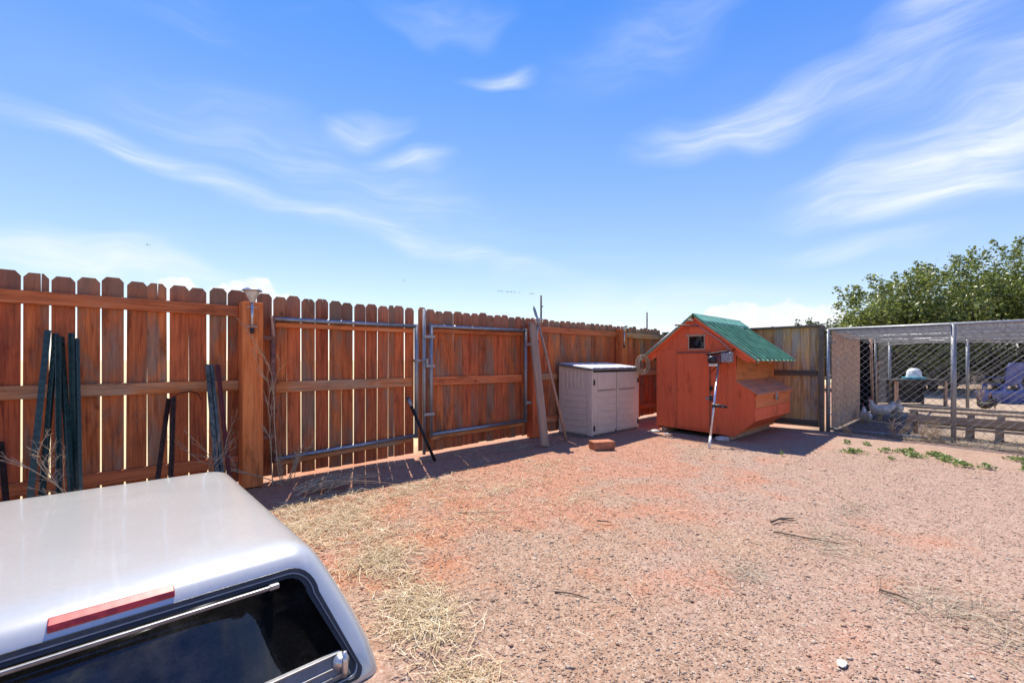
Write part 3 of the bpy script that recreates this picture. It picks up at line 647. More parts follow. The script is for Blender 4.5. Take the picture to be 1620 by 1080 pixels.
    MB().box(.80, .86, NB-.044, NB-.0305, .58, .70).build('hasp', 'galv', nb, bevel=.003)
    MB().box(.845, .875, NB-.05, NB-.032, .585, .63).build('padlock', 'black', nb, bevel=.004)
    # roof: two ribbed sheets and a ridge cap
    def sheet(sgn, hole=False):
        m = MB(); x0, x1 = -.055, L+.14; per = .198; prof = []
        x = x0
        while x < x1-.01:
            for dx, h in ((0, 0), (.010, .042), (.034, .042), (.044, 0), (per*.64, 0.0)): 
                if x+dx <= x1: prof.append((x+dx, h))
            x += per
        prof.append((x1, 0))
        ys = [.015, .10, .33, .93]
        for j, yy in enumerate(ys):
            for (px, h) in prof: m.v.append((px, sgn*yy, zr-yy*slope+h-.004))
        n = len(prof)
        for j in range(len(ys)-1):
            for i in range(n-1):
                if hole and j == 1 and 1.50 < (prof[i][0]+prof[i+1][0])/2 < 1.63: continue
                m.f.append((j*n+i, j*n+i+1, (j+1)*n+i+1, (j+1)*n+i))
        o = m.build('roof_sheet', 'roofpale', g); s_ = o.modifiers.new('thick', 'SOLIDIFY'); s_.thickness = .003; s_.offset = -1; return o
    rs = sheet(-1, True); sheet(1)
    m = MB()
    for sgn in (-1, 1):
        for yy, dz in ((0, .04), (.02, .034), (.15, .036), (.165, .01)): m.v += [(-.06, sgn*yy, zr-yy*slope+dz), (L+.15, sgn*yy, zr-yy*slope+dz)]
    for b in (0, 8):
        for i in range(3): m.f.append((b+2*i, b+2*i+1, b+2*i+3, b+2*i+2))
    rc = m.build('ridge_cap', 'roofgreen', g); s_ = rc.modifiers.new('thick', 'SOLIDIFY'); s_.thickness = .003
    for sgn in (-1, 1):   # rafters under the verge and at the eaves
        MB().quadbox([(-.045, sgn*.02, zr-.055), (.0-.001, sgn*.02, zr-.055), (-.001, sgn*.90, roofz(.9)-.05), (-.045, sgn*.90, roofz(.9)-.05), (-.045, sgn*.02, zr-.016), (-.001, sgn*.02, zr-.016), (-.001, sgn*.90, roofz(.9)-.011), (-.045, sgn*.90, roofz(.9)-.011)]).build('verge_board', 'coopred', g)
        for k in range(4): MB().beam((.1+k*.55, sgn*.5, roofz(.5)-.035), (.1+k*.55, sgn*.915, roofz(.915)-.035), .04, .05).build('rafter', 'greywood', g)
    # timber runners
    for y in (yl-.12, yr+.1): MB().box(.03, L-.03, y-.04, y+.04, 0.0, zb-.001).build('runner', 'greywood', g, bevel=.004)
    return g
cp = coop()
def rock(name, loc, s, mat, label, cat, seed, group=None, rz=0):
    r = random.Random(seed); bm = bmesh.new(); bmesh.ops.create_icosphere(bm, subdivisions=2, radius=1)
    for v in bm.verts:
        k = 1+r.uniform(-.16, .16); v.co = Vector((v.co.x*s[0]*k, v.co.y*s[1]*k, max(v.co.z, -.55)*s[2]*k))
    me = bpy.data.meshes.new(name); bm.to_mesh(me); bm.free()
    o = link(name, me, mat, None, (loc[0], loc[1], loc[2]+s[2]*.45)); o.rotation_euler.z = rz; return tag(o, label, cat, group)
rock('stone', (6.86, -2.18, 0), (.13, .10, .045), 'stone', 'tan flat stone wedged under the coop beside the trimmer foot', 'stone', 3)
rock('stone', (6.83, -1.08, 0), (.10, .08, .03), 'stone', 'flat pale stone at the coop corner facing the shed', 'stone', 4)
rock('stone', (6.72, -1.35, 0), (.05, .04, .02), 'stone', 'fist-sized pale stone in front of the coop wall', 'stone', 5)
rock('stone', (2.15, -4.49, 0), (.026, .018, .006), 'whitestone', 'chalk white flat stone alone on the open gravel', 'stone', 6)
# coil of rope on the eave, rod and hose on the gable, pipes on the far slope
g = empty('rope_coil', (6.83, -.86, 1.02)); tag(g, 'tan rope coil hanging from the coop eave beside the shed', 'rope')
for k in range(6):
    r_ = random.Random(k); a0 = r_.uniform(0, 6); rr = .10+r_.uniform(-.02, .035); cx = r_.uniform(-.02, .02); pts = []
    tl = R(-35+r_.uniform(-25, 25))
    for i in range(25):
        a = a0+i/24*6.28; p_ = Vector((math.cos(a)*rr*.85*math.cos(tl)+cx, math.cos(a)*rr*.85*math.sin(tl), .11+math.sin(a)*rr*1.25)); pts.append(p_)
    MB().tube(pts, .0075, 6).build('strand', 'rope', g, smooth=True)
for k, (dx, dy, dz) in enumerate(((-.10, -.02, .02), (.10, -.08, .05), (.02, -.03, -.07), (.13, .0, .0), (-.05, -.05, .25), (.04, -.04, .26))):
    MB().tube([(0, 0, .0 if dz < .2 else .2), (dx*.5, dy*.5, dz*.5+(.02 if dz < .2 else .12)), (dx, dy, dz)], .007, 6).build('loose_end', 'rope', g, smooth=True)
o = MB().tube([(6.90, -1.735, 1.78), (6.885, -1.95, 1.62), (6.88, -2.13, 1.50), (6.875, -2.27, 1.36), (6.87, -2.30, 1.24), (6.87, -2.25, 1.15)], .0085, 8).build('hose', 'cable', None, smooth=True); tag(o, 'thin pale hose curving down the coop gable behind the trimmer head', 'hose')
o = MB().tube([(6.865, -1.42, 1.775), (6.865, -1.80, 1.74)], .014, 8).build('rod', 'rustpipe'); tag(o, 'short rusty rod fixed under the coop roof peak', 'rod')
o = rock('bracket_knot', (6.87, -1.68, 1.82), (.03, .05, .03), 'rope', 'small knot of cord below the coop roof peak', 'cord', 9)
for i, (p0, p1, mt) in enumerate((((6.85, -.80, 1.235), (6.88, -1.44, 1.735), 'galv'), ((7.05, -.72, 1.25), (7.1, -1.55, 1.86), 'whitepaint'), ((7.3, -.70, 1.26), (7.0, -1.62, 1.92), 'grnold'))):
    o = MB().tube([p0, p1], .014, 8).build('pipe', mt, None, smooth=True); tag(o, ['thin grey pipe lying along the coop verge', 'white pipe lying on the coop roof slope facing the fence', 'dull green pipe lying on the coop roof slope facing the fence'][i], 'pipe')
# ------------------------------------------------------------------ string trimmer leaning on the coop
def trimmer():
    b0 = Vector((6.137, -2.281, 0)); b1 = Vector((6.80, -2.142, 1.20)); g = empty('string_trimmer', b0); tag(g, 'string trimmer standing engine-up against the red coop front', 'trimmer')
    d = b1-b0; dn = d.normalized()
    MB().tube([d*.0, d*.12], .017, 10).build('shaft_end', 'whitepaint', g, smooth=True)
    MB().tube([d*.115, d*.95], .0155, 12).build('shaft', 'alu', g, smooth=True)
    c = d*.46; s = Vector((-.35, 1, 0)).normalized(); pts = []
    for i in range(17):
        a = i/16*2*math.pi; pts.append(c+Vector((0, -1, 0))*(.075-.075*math.cos(a))*1.15+Vector((-.9, .3, .3)).normalized()*.055*math.sin(a))
    MB().tube(pts, .0115, 8).build('loop_handle', 'black', g, smooth=True)
    MB().tube([c-dn*.03, c+dn*.03], .026, 10).build('handle_clamp', 'black', g, smooth=True)
    MB().box(-.025, .02, -.02, .02, -.05, .04).build('throttle_grip', 'black', g, tuple(d*.55+Vector((0, .05, 0))), bevel=.01)
    e = d*.98
    MB().box(-.07, .06, -.05, .14, -.02, .10).build('housing', 'trimred', g, tuple(e), bevel=.022, seg=3)
    MB().box(-.06, .05, -.20, -.049, -.005, .145).build('engine', 'trimgrey', g, tuple(e), bevel=.02, seg=3)
    MB().box(-.065, .055, -.18, .15, .10, .128).build('top_cover', 'black', g, tuple(e+Vector((0, 0, .02))), bevel=.012).rotation_euler = (R(-9), 0, 0)
    MB().lathe([(.0, 0), (.055, .004), (.055, .045), (.03, .055), (0, .056)], n=18).build('starter', 'black', g, tuple(e+Vector((-.075, .06, .035))), smooth=True).rotation_euler = (0, R(-90), 0)
    MB().box(-.05, .04, .0, .13, -.065, -.021).build('fuel_tank', 'milky', g, tuple(e), bevel=.014)
    return g
trimmer()

# ------------------------------------------------------------------ chicken run (chain link)
def wires(m, o, ax, ay, W, H_, pitch, r, off):
    o, ax, ay = Vector(o), Vector(ax), Vector(ay); n = ax.cross(ay)
    for sgn in (1, -1):
        c = -H_ if sgn > 0 else 0
        while c < (W if sgn > 0 else W+H_):
            # line x = c + sgn*y
            y0, y1 = 0.0, H_
            if sgn > 0: y0 = max(0, -c); y1 = min(H_, W-c)
            else: y0 = max(0, c-W); y1 = min(H_, c)
            if y1-y0 > .01:
                pts = [o+ax*(c+sgn*y)+ay*y+n*(off*sgn) for y in (y0, y1)]
                m.tube(pts, r, 4, cap=False)
            c += pitch
def run():
    U0, U1, Y0, Y1, Hh = 9.0, 16.0, -3.06, -6.4, 1.70
    g = empty('chicken_run', (U0, -4.5, 0)); tag(g, 'galvanised chain link chicken run with wire netting roof', 'animal run')
    o = Vector((U0, -4.5, 0)); P = lambda u, y, z: (u-U0, y+4.5, z)
    for u in (U0, U1):
        for y in (Y0, -4.56, Y1): 
            MB().tube([P(u, y, 0), P(u, y, Hh+.02)], .03 if u == U0 else .033, 10).build('post', 'galv', g, smooth=True)
    for u in (11.4, 13.7):
        for y in (Y0, Y1): MB().tube([P(u, y, 0), P(u, y, Hh)], .024, 8).build('post', 'galv', g, smooth=True)
        MB().tube([P(u, Y0, Hh-.01), P(u, Y1, Hh-.01)], .02, 8).build('purlin', 'galv', g, smooth=True)
    for u in (U0, U1): MB().tube([P(u, Y0, Hh+.02), P(u, Y1, Hh+.02)], .022, 8).build('top_rail', 'galv', g, smooth=True)
    for y in (Y0, Y1): MB().tube([P(U0, y, Hh+.018), P(U1, y, Hh+.018)], .022, 8).build('top_rail', 'galv', g, smooth=True)
    MB().tube([P(U0, Y0, .05), P(U0, -4.56, .05)], .02, 8).build('bottom_rail', 'galv', g, smooth=True)
    for nm, oo, ax, ay, W, H2, pt in (('front_mesh', P(U0-.028, Y1, .03), (0, 1, 0), (0, 0, 1), Y0-Y1, Hh-.03, .105), ('rear_mesh', P(U1, Y1, .03), (0, 1, 0), (0, 0, 1), Y0-Y1, Hh-.03, .13),
                              ('side_mesh', P(14.1, Y0, .03), (1, 0, 0), (0, 0, 1), U1-14.1, Hh-.03, .2), ('roof_mesh', P(U0, Y1, Hh+.045), (1, 0, 0), (0, 1, 0), U1-U0, Y0-Y1, .085)):
        m = MB(); wires(m, oo, ax, ay, W, H2, pt, .0019 if nm == 'front_mesh' else .0021, .003); ob = m.build(nm, 'wire', g); ob['kind'] = 'stuff'
    # sagging second layer of netting under the roof
    m = MB(); nu, nv = 44, 30; rr = random.Random(5)
    zz = lambda a, b: Hh-.03-.075*math.sin(math.pi*((a*3) % 1))*(.6+.4*math.sin(b*7))-.02*rr.random()
    for j in range(nv+1):
        m.tube([P(U0+.05+(U1-U0-.1)*i/nu, Y1+(Y0-Y1)*j/nv, zz(i/nu, j/nv)) for i in range(nu+1)], .0024, 4, cap=False)
    for i in range(nu+1):
        m.tube([P(U0+.05+(U1-U0-.1)*i/nu, Y1+(Y0-Y1)*j/nv, zz(i/nu, j/nv)) for j in range(nv+1)], .0024, 4, cap=False)
    m.build('netting', 'wire', g)['kind'] = 'stuff'
    MB().box(U0-U0+.03, 11.43-U0, -.006, .006, .03, 1.69).build('strand_board', 'osb', g, (0, Y0-.045+4.5, 0))
    for z in (.3, 1.5): MB().tube([P(U0-.03, Y0, z), P(U0-.03, Y0-.12, z)], .008, 6).build('tie', 'galv', g)
    MB().quadbox([P(11.5, Y0+.02, .02), P(14.0, Y0+.02, .02), P(14.0, Y0+.03, .02), P(11.5, Y0+.03, .02), P(11.5, Y0+.02, 1.66), P(14.0, Y0+.02, 1.66), P(14.0, Y0+.03, 1.66), P(11.5, Y0+.03, 1.66)]).build('dark_opening_sheet', 'openingblack', g)  # flat black sheet standing in for a dark, unlit opening
    MB().tube([P(12.4, Y0-.12, 0), P(12.35, Y0-.10, 1.68)], .03, 8).build('prop_pole', 'greywood', g, smooth=True)
run()
# camera-frame to world for things far beyond the run: right, ahead
S_, C_ = math.sin(R(46.97)), math.cos(R(46.97))
def cw(X, Zd, z=0): return Vector((X*S_+Zd*C_, -(X*C_-Zd*S_)-4.88, z))
YAW = R(-43.03)
# low shelter with drinker
g = empty('shelter', cw(10.75, 12.0), YAW); tag(g, 'low dark open shelter with flat top inside the chicken run', 'shelter')
MB().box(-.72, .72, -.4, .4, .66, .70).build('top_board', 'tabledark', g, bevel=.005); MB().box(-.66, .66, .33, .36, .02, .66).build('back_board', 'tabledark', g)
for x in (-.66, .63): MB().box(x, x+.06, -.38, -.32, 0, .66).build('leg', 'greywood', g, bevel=.004); MB().box(x+.005, x+.05, .27, .33, 0, .66).build('leg', 'tabledark', g)
MB().box(-.6, .62, -.36, -.335, .54, .655).build('apron', 'tabledark', g)
g = empty('drinker', cw(10.85, 11.95, .70), 0); tag(g, 'milky dome poultry drinker on turquoise tray atop the shelter', 'drinker')
MB().lathe([(0, 0), (.24, 0), (.255, .05), (.23, .05), (.22, .02), (0, .02)], n=20).build('tray', 'aqua', g, smooth=True); MB().lathe([(.165, .02), (.165, .08), (.15, .2), (.11, .27), (.05, .29), (0, .292)], n=20).build('dome', 'milky', g, smooth=True)
o = MB().box(-.07, .07, -.07, .07, 0, 1.12).box(-.14, .2, -.1, .1, 1.121, 1.17).build('wood_post', 'greywood', None, cw(9.96, 12.2), bevel=.005); o.rotation_euler.z = YAW; tag(o, 'short post with a flat tan cap beside the dark shelter', 'post')
# poultry
def chicken_mesh():
    # one continuous skin: tail - back - breast - neck - head, lofted along a bent spine
    sp = [(-.235, .275, .008, .03), (-.20, .262, .03, .05), (-.15, .225, .06, .065), (-.08, .19, .085, .085), (0, .175, .098, .098), (.07, .185, .088, .095), (.115, .225, .062, .075), (.13, .275, .04, .048), (.135, .315, .029, .033), (.145, .345, .027, .028), (.165, .352, .02, .02), (.185, .348, .006, .008)]
    m = MB(); n = 12; pts = [Vector((x, 0, z)) for x, z, a, b in sp]
    for i, (x, z, a, b) in enumerate(sp):
        d = (pts[min(i+1, len(sp)-1)]-pts[max(i-1, 0)]).normalized(); up = Vector((-d.z, 0, d.x))
        for j in range(n):
            t_ = 2*math.pi*j/n; m.v.append(tuple(pts[i]+Vector((0, 1, 0))*a*math.cos(t_)+up*b*math.sin(t_)))
    for i in range(len(sp)-1):
        for j in range(n): a = i*n+j; b = i*n+(j+1) % n; m.f.append((a, b, b+n, a+n))
    m.f.append(tuple(range(n))); m.f.append(tuple((len(sp)-1)*n+j for j in range(n-1, -1, -1)))
    return m.mesh('body', True)
cm = chicken_mesh(); cm2 = cm.copy(); cm.materials.append(M['whitefeather']); cm2.materials.append(M['blackfeather'])
def hen(loc, rz, me, label, sc_=1.0, peck=False, group=None):
    g = empty('hen', loc, rz); g.scale = (sc_,)*3; tag(g, label, 'hen', group)
    b = link('body', me, None, g); s_ = b.modifiers.new('sub', 'SUBSURF'); s_.levels = s_.render_levels = 1
    MB().prism([(.13, .375), (.135, .40), (.148, .388), (.155, .405), (.166, .388), (.174, .395), (.178, .368)], lambda p, q, d: (p, d, q), -.005, .005).build('comb', 'comb', g)
    MB().tube([(.18, 0, .348), (.212, 0, .338)], .009, 6, .001).build('beak', 'beak', g)
    MB().prism([(.165, .335), (.178, .334), (.174, .305)], lambda p, q, d: (p, d, q), -.004, .004).build('wattle', 'comb', g)
    for s_ in (-1, 1):
        MB().tube([(.0, s_*.045, .12), (.01, s_*.045, .06), (-.005, s_*.045, .006)], [.02, .009, .008], 6).tube([(-.005, s_*.045, .006), (.05, s_*.06, .004)], .005, 4).tube([(-.005, s_*.045, .006), (.05, s_*.03, .004)], .005, 4).build('leg', 'beak', g)
        w_ = MB().lathe([(0, -.11), (.03, -.09), (.05, -.02), (.048, .04), (.02, .085), (0, .09)], n=10); w_.v = [(v[2], s_*(.082+v[1]*.28), .195+v[0]*.95) for v in w_.v]; w_.build('wing', me.materials[0], g, smooth=True)
    return g
hen((11.95, -3.62, 0), R(200), cm, 'white hen side-on before the dark shelter, tail towards the bench', 1.15)
hen((11.55, -3.42, 0), R(120), cm, 'white hen with raised neck beside the prop pole', 1.1)
hen((10.9, -3.28, -.07), R(20), cm, 'pale hen resting low in the shade of the strand board', 1.0)
hen(tuple(cw(11.0, 10.3)), R(60), cm2, 'small dark hen behind the bench next to the inner post', .85)
hen(tuple(cw(11.5, 10.6)), R(170), cm2, 'larger dark hen behind the bench by the blue tub', 1.05)
# weathered bench
g = empty('bench', (9.5, -4.75, 0)); tag(g, 'weathered slatted wooden bench just inside the chain link', 'bench')
def bl(x0, x1, z0, z1, nm, ya=.72, yb=-1.25, tilt=0): MB().box(x0, x1, yb, ya, z0, z1).build(nm, 'benchwood', g, bevel=.004)
bl(-.03, .03, .445, .485, 'slat'); bl(-.02, .02, .385, .415, 'slat'); bl(.03, .12, .395, .415, 'slat'); bl(.14, .24, .39, .41, 'slat'); bl(.26, .36, .385, .405, 'slat'); bl(-.045, -.021, .235, .345, 'apron'); bl(-.05, -.024, .155, .19, 'slat', .5); bl(.05, .08, .19, .23, 'slat', .6)
for y in (.66, .02, -.28, -1.05):
    MB().quadbox([(-.021, y-.03+(.12 if y > .5 else .03), 0), (.04, y-.03+(.12 if y > .5 else .03), 0), (.04, y+.04+(.12 if y > .5 else .03), 0), (-.021, y+.04+(.12 if y > .5 else .03), 0), (-.021, y-.04, .384), (.04, y-.04, .384), (.04, y+.04, .384), (-.021, y+.04, .384)]).build('leg', 'benchwood', g)
    MB().box(.28, .34, y-.03, y+.03, 0, .38).build('leg', 'benchwood', g)
# blue seat and tub
g = empty('plastic_chair', cw(15.75, 14.2), YAW+R(8)); tag(g, 'blue plastic armchair standing in the sun beyond the run', 'chair')
ol = [(-.30, .45), (-.36, 1.0), (-.28, 1.13), (.28, 1.13), (.36, 1.0), (.30, .45)]
MB().prism(ol, lambda p, q, d: (p, -.25+d-(q-.45)*.16, q), -.018, .018).build('backrest', 'blueplastic', g, bevel=.012); MB().box(-.32, .32, -.22, .30, .41, .45).build('seat', 'blueplastic', g, bevel=.015)
for x in (-1, 1):
    for y in (-.24, .27): MB().quadbox([(x*.38-.06, y-.03, 0), (x*.38+.06, y-.03, 0), (x*.38+.06, y+.03, 0), (x*.38-.06, y+.03, 0), (x*.29-.08, y-.03, .44), (x*.29+.08, y-.03, .44), (x*.29+.08, y+.03, .44), (x*.29-.08, y+.03, .44)]).build('leg', 'blueplastic', g, bevel=.008)
    MB().box(x*.36-.035, x*.36+.035, -.27, .26, .64, .67).build('armrest', 'blueplastic', g, bevel=.01)
g = empty('tub', cw(14.4, 12.6), YAW); tag(g, 'long low blue plastic tub on the ground before the chair', 'tub')
m = MB(); o_ = [(-.85, -.35), (.85, -.35), (.85, .35), (-.85, .35)]
m.quadbox([(-.75, -.28, 0), (.75, -.28, 0), (.75, .28, 0), (-.75, .28, 0), (-.85, -.35, .30), (.85, -.35, .30), (.85, .35, .30), (-.85, .35, .30)]); m.f.pop(1); tb = m.build('basin', 'blueplastic', g, bevel=.02); s_ = tb.modifiers.new('th', 'SOLIDIFY'); s_.thickness = .012
m = MB(); 
for a in ((-.88, .88, -.38, -.34), (-.88, .88, .34, .38), (-.88, -.84, -.339, .339), (.84, .88, -.339, .339)): m.box(a[0], a[1], a[2], a[3], .295, .315)
m.build('rim', 'blueplastic', g, bevel=.006)
# far picket fence
ff = empty('low_fence', cw(21, 21), YAW); tag(ff, 'low brown picket fence far behind the chicken run', 'fence')
fm = MB().box(-.072, .072, -.01, .01, .05, 1.15).mesh('picket'); fm.materials.append(M['farfence'])
for k in range(74):
    o = bpy.data.objects.new('picket', fm); col.objects.link(o); o.parent = ff; o.location = (-5.6+k*.163, 0, rnd.uniform(-.02, .02))
for z in (.3, .95): MB().box(-5.7, 6.5, .0105, .05, z-.045, z+.045).build('rail', 'farfence', ff)

# ------------------------------------------------------------------ trees
def leaf_mesh(cent, nrm_jit, size, name, rg, aspect=.55):
    n = len(cent); d = rg.normal(size=(n, 3)); d[:, 2] *= .6; d /= np.linalg.norm(d, axis=1)[:, None]
    q = rg.normal(size=(n, 3)); s = np.cross(d, q); s /= np.linalg.norm(s, axis=1)[:, None]
    nn = np.cross(d, s); L = size*rg.uniform(.7, 1.3, n)[:, None]
    base = cent-d*L*.5; tip = cent+d*L*.5; l = cent+s*L*aspect*.5+nn*L*.09; r = cent-s*L*aspect*.5+nn*L*.09
    v = np.stack([base, r, tip, l], 1).reshape(-1, 3); f = np.arange(n*4).reshape(n, 4)
    tri = np.concatenate([f[:, [0, 1, 2]], f[:, [0, 2, 3]]]); return np_mesh(name, v, tri)
def tree(loc, hgt, rad, label, seed, zlow=1.0, nleaf=26000, name='leafy_tree', cat='tree', grp='leafy trees behind the chicken run', mat='leaf'):
    rg = np.random.default_rng(seed); rr = random.Random(seed); g = empty(name, loc, rr.uniform(0, 6)); tag(g, label, cat, grp)
    tips = []; m = MB()
    def grow(p, d, L, r, lv):
        n = 4; pts = [p]
        for i in range(n):
            d = (d+Vector((rr.uniform(-.22, .22), rr.uniform(-.22, .22), rr.uniform(-.05, .16)))).normalized(); p = p+d*L/n; pts.append(p)
        m.tube(pts, r, 6 if lv < 2 else 4, r*.55)
        if lv >= 1: tips.extend([(pts[-1], lv), (pts[2], lv)])
        if lv < 3:
            for k in range(4 if lv else 7):
                a = rr.uniform(0, 6.28); sp = rr.uniform(.5, 1.05)
                nd = (d+Vector((math.cos(a), math.sin(a), rr.uniform(-.25, .35)))*sp).normalized(); q = pts[rr.randint(2, n)]
                grow(q, nd, L*rr.uniform(.55, .78), r*.5, lv+1)
    for k in range(4):
        a = k*1.6+rr.uniform(-.4, .4); grow(Vector((math.cos(a)*.12, math.sin(a)*.12, 0)), Vector((math.cos(a)*.45*rad/hgt*2, math.sin(a)*.45*rad/hgt*2, 1)).normalized(), hgt*.40, .075, 0)
    m.build('trunk', 'bark', g, smooth=True)
    P = np.array([t_[0] for t_ in tips]); 
    zc = zlow+(hgt-zlow)*.46
    # keep clusters inside an uneven crown
    ang = np.arctan2(P[:, 1], P[:, 0]); lim = 1+.16*np.sin(3*ang+seed)+.1*np.sin(5*ang+2*seed)
    e = np.sqrt((P[:, 0]/rad)**2+(P[:, 1]/rad)**2+((P[:, 2]-zc)/((hgt-zlow)*.56))**2)
    P = P[e < lim*1.02]
    ex = rg.normal(size=(130, 3)); ex /= np.linalg.norm(ex, axis=1)[:, None]; ex *= rg.uniform(.45, 1.0, (130, 1))**.5
    ex = ex*np.array([rad*.92, rad*.92, (hgt-zlow)*.52])+np.array([0, 0, zc]); ex = ex[ex[:, 2] > zlow]
    P = np.concatenate([P, ex]); 
    per = rg.multinomial(nleaf, rg.dirichlet(np.ones(len(P))*2.2)); C = np.repeat(P, per, 0); sg = np.repeat(rg.uniform(.13, .30, len(P)), per)[:, None]
    C = C+rg.normal(size=C.shape)*sg*np.array([1, 1, .85]); C = C[C[:, 2] > zlow*.55]
    # leafy shoots breaking the outline
    sh = []
    for k in range(26):
        a = rg.uniform(0, 6.28); r_ = rad*rg.uniform(.15, .85); b = np.array([math.cos(a)*r_, math.sin(a)*r_, zc+(hgt-zlow)*.5*math.sqrt(max(0.05, 1-(r_/rad)**2))*.9]); L = rg.uniform(.35, .8); dr = np.array([math.cos(a)*.35, math.sin(a)*.35, 1])
        tt = rg.uniform(0, 1, 70)[:, None]; sh.append(b+dr*L*tt+rg.normal(size=(70, 3))*(.13*(1-tt*.6)))
    C = np.concatenate([C]+sh)
    o = link('crown', leaf_mesh(C, 0, .125, 'crown', rg), mat, g); o['kind'] = 'stuff'
    o.rotation_euler = (0, 0, 0); return g
tree(cw(14.5, 16.8), 4.0, 2.3, 'lowest rounded leafy green tree, over the strand board end of the run', 3, 1.0, 27000)
tree(cw(16.6, 17.6), 4.75, 2.5, 'middle leafy green tree of the row, above the dark shelter', 8, 1.0, 27000)
tree(cw(19.8, 17.2), 5.75, 3.1, 'tallest leafy green tree of the row, above the bench', 13, 1.1, 38000)
for i_, x_ in enumerate((12.6, 14.6, 16.6, 18.7, 20.8)): tree(cw(x_, 18.9), 2.35, 1.5, 'dense dark shrub filling in below the leafy trees by the low fence', 31+i_, .25, 6500, 'shrub', 'shrub', 'dark shrubs under the trees', 'shrubleaf')
# ------------------------------------------------------------------ utility poles and birds
def upole(c, h, label):
    g = empty('utility_pole', c, R(20)); tag(g, label, 'utility pole', 'far utility poles')
    MB().tube([(0, 0, 0), (0, 0, h)], .17, 10, .12).build('pole', 'polewood', g, smooth=True)
    for z in (h-1.6, h-3.4, h-4.8): 
        MB().tube([(0, 0, z), (.55, 0, z+.08)], .03, 6).build('bracket', 'polewood', g); MB().lathe([(.03, 0), (.09, .03), (.09, .16), (.05, .2), (0, .21)], (.55, 0, z+.09), 8).build('insulator', 'galv', g)
upole(cw(3.94, 60), 10.0, 'thicker far utility pole rising behind the pole blade'); upole(cw(24.4, 80), 9.9, 'thinner far utility pole behind the fence near the coop')
def bird_mesh():
    m = MB(); m.tube([(-.16, 0, 0), (-.06, 0, .01), (.06, 0, .01), (.15, 0, .02)], [.012, .05, .05, .01], 6)
    for s_ in (-1, 1):
        n = len(m.v); m.v += [(.07, s_*.03, .02), (-.06, s_*.03, .02), (-.09, s_*.24, .10), (.03, s_*.24, .11), (-.10, s_*.48, .05), (.07, s_*.03, .03), (-.06, s_*.03, .03), (-.09, s_*.24, .11), (.03, s_*.24, .12)]
        m.f += [(n, n+1, n+2, n+3), (n+3, n+2, n+4), (n+8, n+7, n+6, n+5), (n+8, n+4, n+7)]
    return m.mesh('bird')
bm_ = bird_mesh(); bm_.materials.append(M['bird'])
def bird(px, pz, d, group, label):
    o = link('bird', bm_, None, None, cw(px*d, d, 1.2+pz*d)); o.rotation_euler = (rnd.uniform(-.3, .3), rnd.uniform(-.2, .2), rnd.uniform(0, 6)); tag(o, label, 'bird', group); return o
for dx in (0, 4, 6.5, 13, 16, 21, 25, 28, 34, 50, 54, 57): bird((788+dx-810)/700, (570-460.5-dx*.08)/700, 95, 'row of far line fragments', 'tiny dark bird-shaped speck for a power line fragment low over the fence')  # bird shapes standing in for broken pieces of power line
for q in ((232.5, 387), (236, 388)): bird((q[0]-810)/700, (570-q[1])/700, 110, 'pair of far birds', 'tiny dark bird of the pair high above the left fence')
for q in ((637, 443.5), (640, 444)): bird((q[0]-810)/700, (570-q[1])/700, 120, 'pair of birds by the gate', 'tiny dark bird of the pair above the gates')

